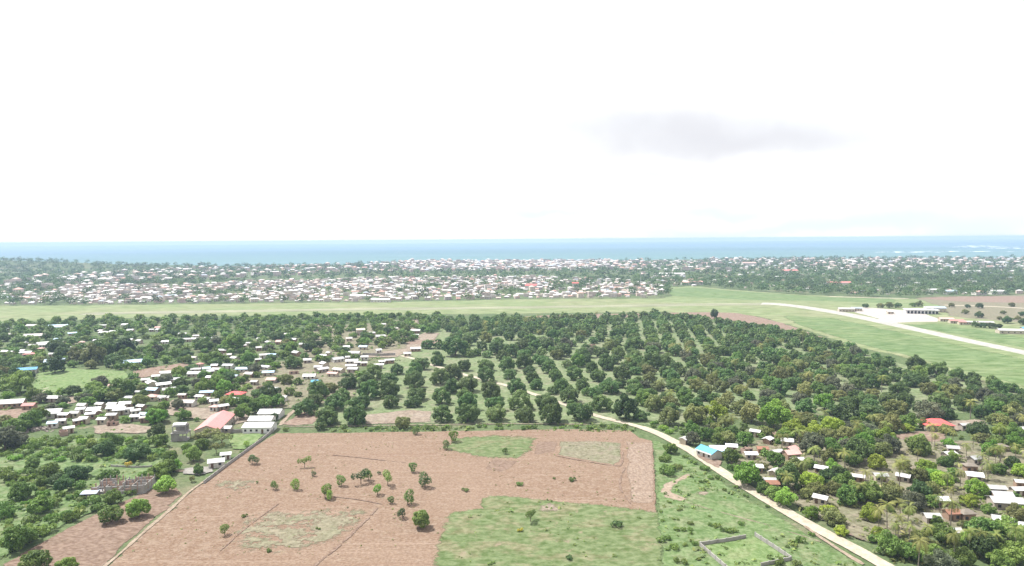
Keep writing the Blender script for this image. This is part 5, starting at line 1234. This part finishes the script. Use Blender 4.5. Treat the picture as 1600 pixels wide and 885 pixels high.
v = t.math('FRACT', t.math('ADD', t.math('MULTIPLY', sp.outputs[0], 3.7), t.math('MULTIPLY', oi, 5.3)))
ramp = t.n('ShaderNodeValToRGB', {0: v}); cr = ramp.color_ramp; cr.interpolation = 'CONSTANT'
for i, (ps, cl) in enumerate(((0, (.54, .52, .50)), (.30, (.42, .40, .38)), (.52, (.50, .39, .34)), (.68, (.42, .26, .21)), (.78, (.34, .37, .41)), (.86, (.58, .54, .49)))):
    el = cr.elements[i] if i < 2 else cr.elements.new(ps)
    el.position = ps; el.color = (*cl, 1)
t.out(ramp.outputs[0], .7); MAT['troof'] = m
def town_house(W, D, h, kind):
    """returns V, F(quads), fmat: 0 wall, 1 roof, 2 window"""
    V, F, Mx = [], [], []
    def quad(pts, mi):
        o = len(V); V.extend(pts); F.append([o, o + 1, o + 2, o + 3]); Mx.append(mi)
    w, d_ = W / 2, D / 2
    c = [(-w, -d_), (w, -d_), (w, d_), (-w, d_)]
    for i in range(4):
        (a, b), (e_x, f) = c[i], c[(i + 1) % 4]
        quad([(a, b, -1), (e_x, f, -1), (e_x, f, h), (a, b, h)], 0)
    if kind == 'flat':
        quad([(-w, -d_, h - .5), (w, -d_, h - .5), (w, d_, h - .5), (-w, d_, h - .5)], 1)
    elif kind == 'gable':
        r = D * .22; o_ = .5
        quad([(-w - o_, -d_ - o_, h - .15), (w + o_, -d_ - o_, h - .15), (w + o_, 0, h + r), (-w - o_, 0, h + r)], 1)
        quad([(w + o_, d_ + o_, h - .15), (-w - o_, d_ + o_, h - .15), (-w - o_, 0, h + r), (w + o_, 0, h + r)], 1)
        quad([(w, -d_, h), (w, d_, h), (w, 0, h + r), (w, 0, h + r - .01)], 0); quad([(-w, d_, h), (-w, -d_, h), (-w, 0, h + r), (-w, 0, h + r - .01)], 0)
    else:
        r = D * .25; k = max(.3, w - d_); o_ = .5; W_, D_ = w + o_, d_ + o_
        quad([(-W_, -D_, h - .1), (W_, -D_, h - .1), (k, 0, h + r), (-k, 0, h + r)], 1); quad([(W_, D_, h - .1), (-W_, D_, h - .1), (-k, 0, h + r), (k, 0, h + r)], 1)
        quad([(W_, -D_, h - .1), (W_, D_, h - .1), (k, .01, h + r), (k, 0, h + r)], 1); quad([(-W_, D_, h - .1), (-W_, -D_, h - .1), (-k, 0, h + r), (-k, .01, h + r)], 1)
    fl = max(1, int(h / 3)); n = max(2, int(W / 3.2))
    for f_ in range(fl):
        for i in range(n):
            x = -w + W * (i + .5) / n; z = f_ * 3 + 1.0
            quad([(x - .6, -d_ - .05, z), (x + .6, -d_ - .05, z), (x + .6, -d_ - .05, z + 1.3), (x - .6, -d_ - .05, z + 1.3)], 2)
    return np.array(V), np.array(F), np.array(Mx)
TP = [town_house(*a_) for a_ in ((12, 9, 3.4, 'gable'), (10, 8, 3.2, 'hip'), (14, 10, 6.4, 'flat'), (11, 9, 6.6, 'hip'), (16, 10, 9.5, 'flat'), (9, 8, 3.3, 'gable'), (20, 9, 3.8, 'gable'), (12, 11, 9.6, 'hip'), (13, 9, 6.5, 'gable'))]
TMESH = [mesh_np('town_house', V, F, [MAT['twall'], MAT['troof'], MAT['dark']], fm, tint=np.zeros((len(V), 2))) for V, F, fm in TP]
rr = random.Random(40)
TOWN = []
class Hash:
    def __init__(s, c): s.c = c; s.d = {}
    def ok(s, x, y, r):
        i, j = int(x // s.c), int(y // s.c)
        for a in (i - 1, i, i + 1):
            for b in (j - 1, j, j + 1):
                for (q, w) in s.d.get((a, b), ()):
                    if (q - x) ** 2 + (w - y) ** 2 < r * r: return False
        s.d.setdefault((i, j), []).append((x, y)); return True
HB = Hash(60)
def town(poly, spacing, n, big=.35, sc=(.42, .76)):
    w = px_poly(poly); x0, x1 = min(p[0] for p in w), max(p[0] for p in w); y0, y1 = min(p[1] for p in w), max(p[1] for p in w)
    for _ in range(n):
        x, y = rr.uniform(x0, x1), rr.uniform(y0, y1)
        if not inside(w, x, y) or y > float(coast_y(x)) - 60: continue
        if float(vnoise(x / 130, y / 130, 6)) + .6 * float(vnoise(x / 45, y / 45, 7)) + rr.uniform(-.6, .6) < -.42: continue
        if HB.ok(x, y, spacing * rr.uniform(.85, 1.3)):
            k = rr.choice([2, 3, 4, 7, 8]) if rr.random() < big else rr.choice([0, 1, 5, 6, 0, 5])
            TOWN.append((x, y, k, rr.uniform(-.5, .5), rr.uniform(*sc)))
town([(120, 446), (260, 448), (420, 440), (560, 437), (700, 434), (860, 434), (960, 438), (1030, 446), (1038, 458), (1020, 465), (830, 466.5), (620, 470.5), (400, 472.5), (150, 475.5), (-60, 477), (-60, 466), (60, 462)], 10.5, 11500, .6)
town([(-60, 466), (120, 460), (120, 475), (-60, 477)], 16, 400, .2)
town([(0, 445), (60, 436), (130, 430), (300, 420), (480, 416), (640, 412), (800, 409), (960, 408), (1100, 410), (1180, 418), (1160, 425), (980, 425), (800, 424), (560, 428), (400, 433), (200, 443), (60, 460), (0, 462)], 24, 6000, .7, (.7, 1.2))
town([(620, 412), (700, 409), (850, 407.5), (960, 409), (940, 420), (780, 424), (640, 424)], 15, 5200, .8, (.7, 1.15))
town([(1000, 428), (1080, 432), (1120, 442), (1115, 448), (1040, 447)], 20, 500, .4)
town([(1100, 406), (1400, 405), (1640, 404), (1640, 420), (1400, 424), (1160, 424)], 26, 4200, .6, (.7, 1.2))
town([(1060, 424), (1300, 424), (1640, 420), (1640, 459), (1440, 463), (1290, 459), (1160, 452), (1110, 444)], 36, 1500, .25)
town([(0, 425), (200, 425), (180, 445), (0, 462)], 60, 400, .3)
TOWN.sort(key=lambda q: q[1])
def on(x, y): return float(terr(x, y))
# named ones
for px, py, W, D, h, rf, lab in ((830, 446, 20, 14, 7, 'R', 'red-roofed building in the middle of the dense town'), (899, 442.5, 11, 9, 9, 'R', 'orange-red topped block right of the town centre'), (560, 462, 24, 10, 5, 'w', 'pale shed with wide roof at the near edge of town'), (595, 468, 28, 9, 4, 'w', 'long white hall touching the airfield edge'),
        (1050, 428, 60, 14, 6, 'w', 'long white building at the head of the far meadow'), (1080, 441, 44, 12, 5, 'p', 'long pinkish building beside the far meadow'), (1310, 442, 42, 14, 6, 'r', 'long red-roofed building among the trees beyond the meadow'), (1232, 423, 44, 16, 8, 'r', 'broad dull red roof deep in the right-hand woods'), (1170, 411, 40, 16, 14, 'p', 'tall pinkish block standing near the shore'), (1510, 424, 60, 14, 6, 'w', 'long white roof in the woods at the right'),
        (1558, 455, 22, 10, 5, 'w', 'white house at the wood edge above the red plain'), (1530, 456, 18, 10, 5, 'p', 'pink house at the wood edge above the red plain'), (1485, 455, 16, 10, 5, 'gb', 'grey-blue roofed house at the wood edge'), (1457, 453, 14, 10, 5, 'w', 'small white house at the wood edge left of the grey-blue one'), (1055, 410, 40, 12, 6, 'w', 'bright white hall near the shore right of centre'), (166, 436, 30, 14, 10, 'w', 'pale blocks in the wooded slope at the left')):
    g = at(px, py, 3); z0 = on(g.x, g.y)
    e = house_at('town_hall', px, py, W, D, h, D * .16, rr.uniform(-.2, .2), ROOF[rf], WALLS[3], lab, n=6); e.location.z = z0 + .05; e['category'] = 'building'; e['group'] = 'large buildings of the far town'
    HB.ok(g.x, g.y, 1)
n_ind = 0; rest = []; tl = []
TLOOK = ['single-storey gabled town house', 'low hip-roofed town house', 'two-storey flat-roofed town house', 'two-storey hip-roofed town house', 'tall flat-roofed town block', 'small gabled town house', 'long single-storey town house', 'tall hip-roofed town block', 'two-storey gabled town house']
LM.clear()
for nm, px, py in (('town red roof', 830, 448), ('orange-red topped block', 899, 446), ('long white airfield hall', 595, 469), ('radio mast', 1001, 453), ('pale wide-roofed shed', 560, 464), ('far meadow head', 1045, 450), ('left end of town', 60, 470), ('town edge trees', 740, 460), ('old runway left end', 200, 472), ('middle town edge', 400, 470), ('town edge gap', 300, 471), ('town edge houses', 480, 469), ('right town corner', 960, 464)):
    landmark(nm, px, py)
LMA = np.array([(a, b) for _, a, b in LM])
for x, y, k, a, s in TOWN:
    if n_ind < 296 and in_frame(x, y, 5):
        o = obj('town_house', TMESH[k]); o.location = (x, y, on(x, y)); o.rotation_euler = (0, 0, a); o.scale = (s, s, s)
        tag(o, None, 'house', 'town houses beyond the airfield'); n_ind += 1
        tl.append((o, TLOOK[k], x, y))
    else: rest.append((x, y, k, a, s))
label_all(tl, None)
Vs, Fs, Ms, Ts, off = [], [], [], [], 0
for x, y, k, a, s in rest:
    V, F, fm = TP[k]; ca, sa = math.cos(a), math.sin(a)
    W = np.stack([(V[:, 0] * ca - V[:, 1] * sa) * s + x, (V[:, 0] * sa + V[:, 1] * ca) * s + y, V[:, 2] * s + on(x, y)], 1)
    Vs.append(W); Fs.append(F + off); Ms.append(fm); Ts.append(np.full((len(V), 2), rr.random())); off += len(V)
o = obj('distant_town', mesh_np('distant_town', np.concatenate(Vs), np.concatenate(Fs), [MAT['twall'], MAT['troof'], MAT['dark']], np.concatenate(Ms), tint=np.concatenate(Ts)))
tag(o, 'mass of far town houses stretching to the shore', None, None, 'stuff')
# radio mast and a water tower in the town
g = at(1001, 453); e = empty('radio_mast', (g.x, g.y, 0)); tag(e, 'slim pale radio mast at the right end of the dense town', 'mast')
mb = MB()
for k in range(3):
    c_, s_ = math.cos(k * 2.094), math.sin(k * 2.094); mb.tube([(c_ * .9, s_ * .9, -.5), (c_ * .3, s_ * .3, 27)], [.14, .10], 5)
mb.build('leg', MAT['steel'], e); mb = MB()
for k in range(13):
    r0 = .9 - .6 * k / 13; z = 1 + k * 2
    for q in range(3):
        a0, a1 = q * 2.094, (q + 1) * 2.094; mb.tube([(math.cos(a0) * r0, math.sin(a0) * r0, z), (math.cos(a1) * r0, math.sin(a1) * r0, z + 2)], [.06, .06], 4)
mb.build('bracing', MAT['steel'], e); MB().tube([(0, 0, 26.5), (0, 0, 30)], [.08, .04], 5).build('antenna', MAT['steel'], e)

# far trees: one mass of small crowns from the airfield edge to the shore
rng = np.random.default_rng(77)
def crown_lod(n, seed):
    r = np.random.default_rng(seed); lb = dome_lobes(r, 7, .30, .52, .26, .24, -.5, .3)
    V, F, T_ = lobed_crown(r, lb, int(n / 5.0), .085, .5, -.7)
    return V.reshape(-1, 4, 3), T_.reshape(-1, 4, 2)[:, 0, 0]
FAR = [crown_lod(120, 950 + i) for i in range(6)]
FARL = [crown_lod(48, 960 + i) for i in range(6)]
FARL = [(Q.mean(1, keepdims=True) + (Q - Q.mean(1, keepdims=True)) * 1.6, T_) for Q, T_ in FARL]
pts = []
airp = [w for n_, w in PATCHES if n_ in ('airfield', 'scrub_plain', 'red_plain')]
def belt(n, ymin, ymax, spacing, hs, lod_):
    rr = random.Random(int(ymin)); hh = Hash(spacing * 1.3)
    for _ in range(n):
        y = math.sqrt(rr.uniform(ymin ** 2, ymax ** 2)); x = rr.uniform(-.86, .86) * y
        if y > float(coast_y(x)) - 25: continue
        if any(inside(w, x, y) for w in airp): continue
        a, b = to_px((x, y, 0))
        if a < -60 or a > 1660 or b < 395: continue
        i, j = int(x // 60), int(y // 60); bad = False
        for p_ in (i - 1, i, i + 1):
            for q_ in (j - 1, j, j + 1):
                for (u, w) in HB.d.get((p_, q_), ()):
                    if (u - x) ** 2 + (w - y) ** 2 < 70 or ((u - x) ** 2 < 100 and 0 < w - y < 16): bad = True
        if bad: continue
        if b > 432 and 100 < a < 1035 and rr.random() < .5: continue
        if 600 < a < 1100 and 404 < b < 428 and rr.random() < .68: continue
        if 130 < a <= 600 and 413 < b < 438 and rr.random() < .5: continue
        if hh.ok(x, y, spacing * rr.uniform(.7, 1.2)): pts.append((x, y, hs * rr.uniform(.65, 1.35), lod_))
belt(9000, 980, 1500, 15, 11, 0)
belt(12000, 1500, 2400, 21, 11.5, 1)
belt(12000, 2400, 4000, 27, 12, 1)
Vs, Ts = [], []
for x, y, s, l in pts:
    Q, T_ = (FARL if l else FAR)[rng.integers(6)]
    a = rng.uniform(0, 6.28); ca, sa = math.cos(a), math.sin(a); W = np.empty_like(Q)
    W[..., 0] = (Q[..., 0] * ca - Q[..., 1] * sa) * s * 1.25 + x; W[..., 1] = (Q[..., 0] * sa + Q[..., 1] * ca) * s * 1.25 + y; W[..., 2] = Q[..., 2] * s * rng.uniform(.7, 1.1) + on(x, y)
    Vs.append(W.reshape(-1, 3)); Ts.append(np.stack([np.repeat(T_, 4), np.full(len(T_) * 4, rng.random())], 1))
V = np.concatenate(Vs)
print('far trees', len(pts), 'quads', len(V) // 4, 'town', len(TOWN), 'bulk', {k: len(v) for k, v in BULK.items()}, {k: len(v) for k, v in by_kind.items()})
o = obj('distant_woods', mesh_np('distant_woods', V, np.arange(len(V)).reshape(-1, 4), [LEAF['dark']], tint=np.concatenate(Ts)))
tag(o, 'far trees merging into woods between town and shore', None, None, 'stuff')

# ------------------------------------------------------------------ haze
m = bpy.data.materials.new('hazy_air'); m.use_nodes = True; nt = m.node_tree; nt.nodes.clear()
pv = nt.nodes.new('ShaderNodeVolumePrincipled'); pv.inputs['Color'].default_value = (.45, .575, .85, 1); pv.inputs['Density'].default_value = .000118; pv.inputs['Anisotropy'].default_value = .1
no = nt.nodes.new('ShaderNodeOutputMaterial'); nt.links.new(pv.outputs[0], no.inputs['Volume'])
tag(MB().box(-61000, 61000, -700, 20400, -8, 97).build('haze', m), 'thin humid haze over the whole view', None, None, 'stuff')
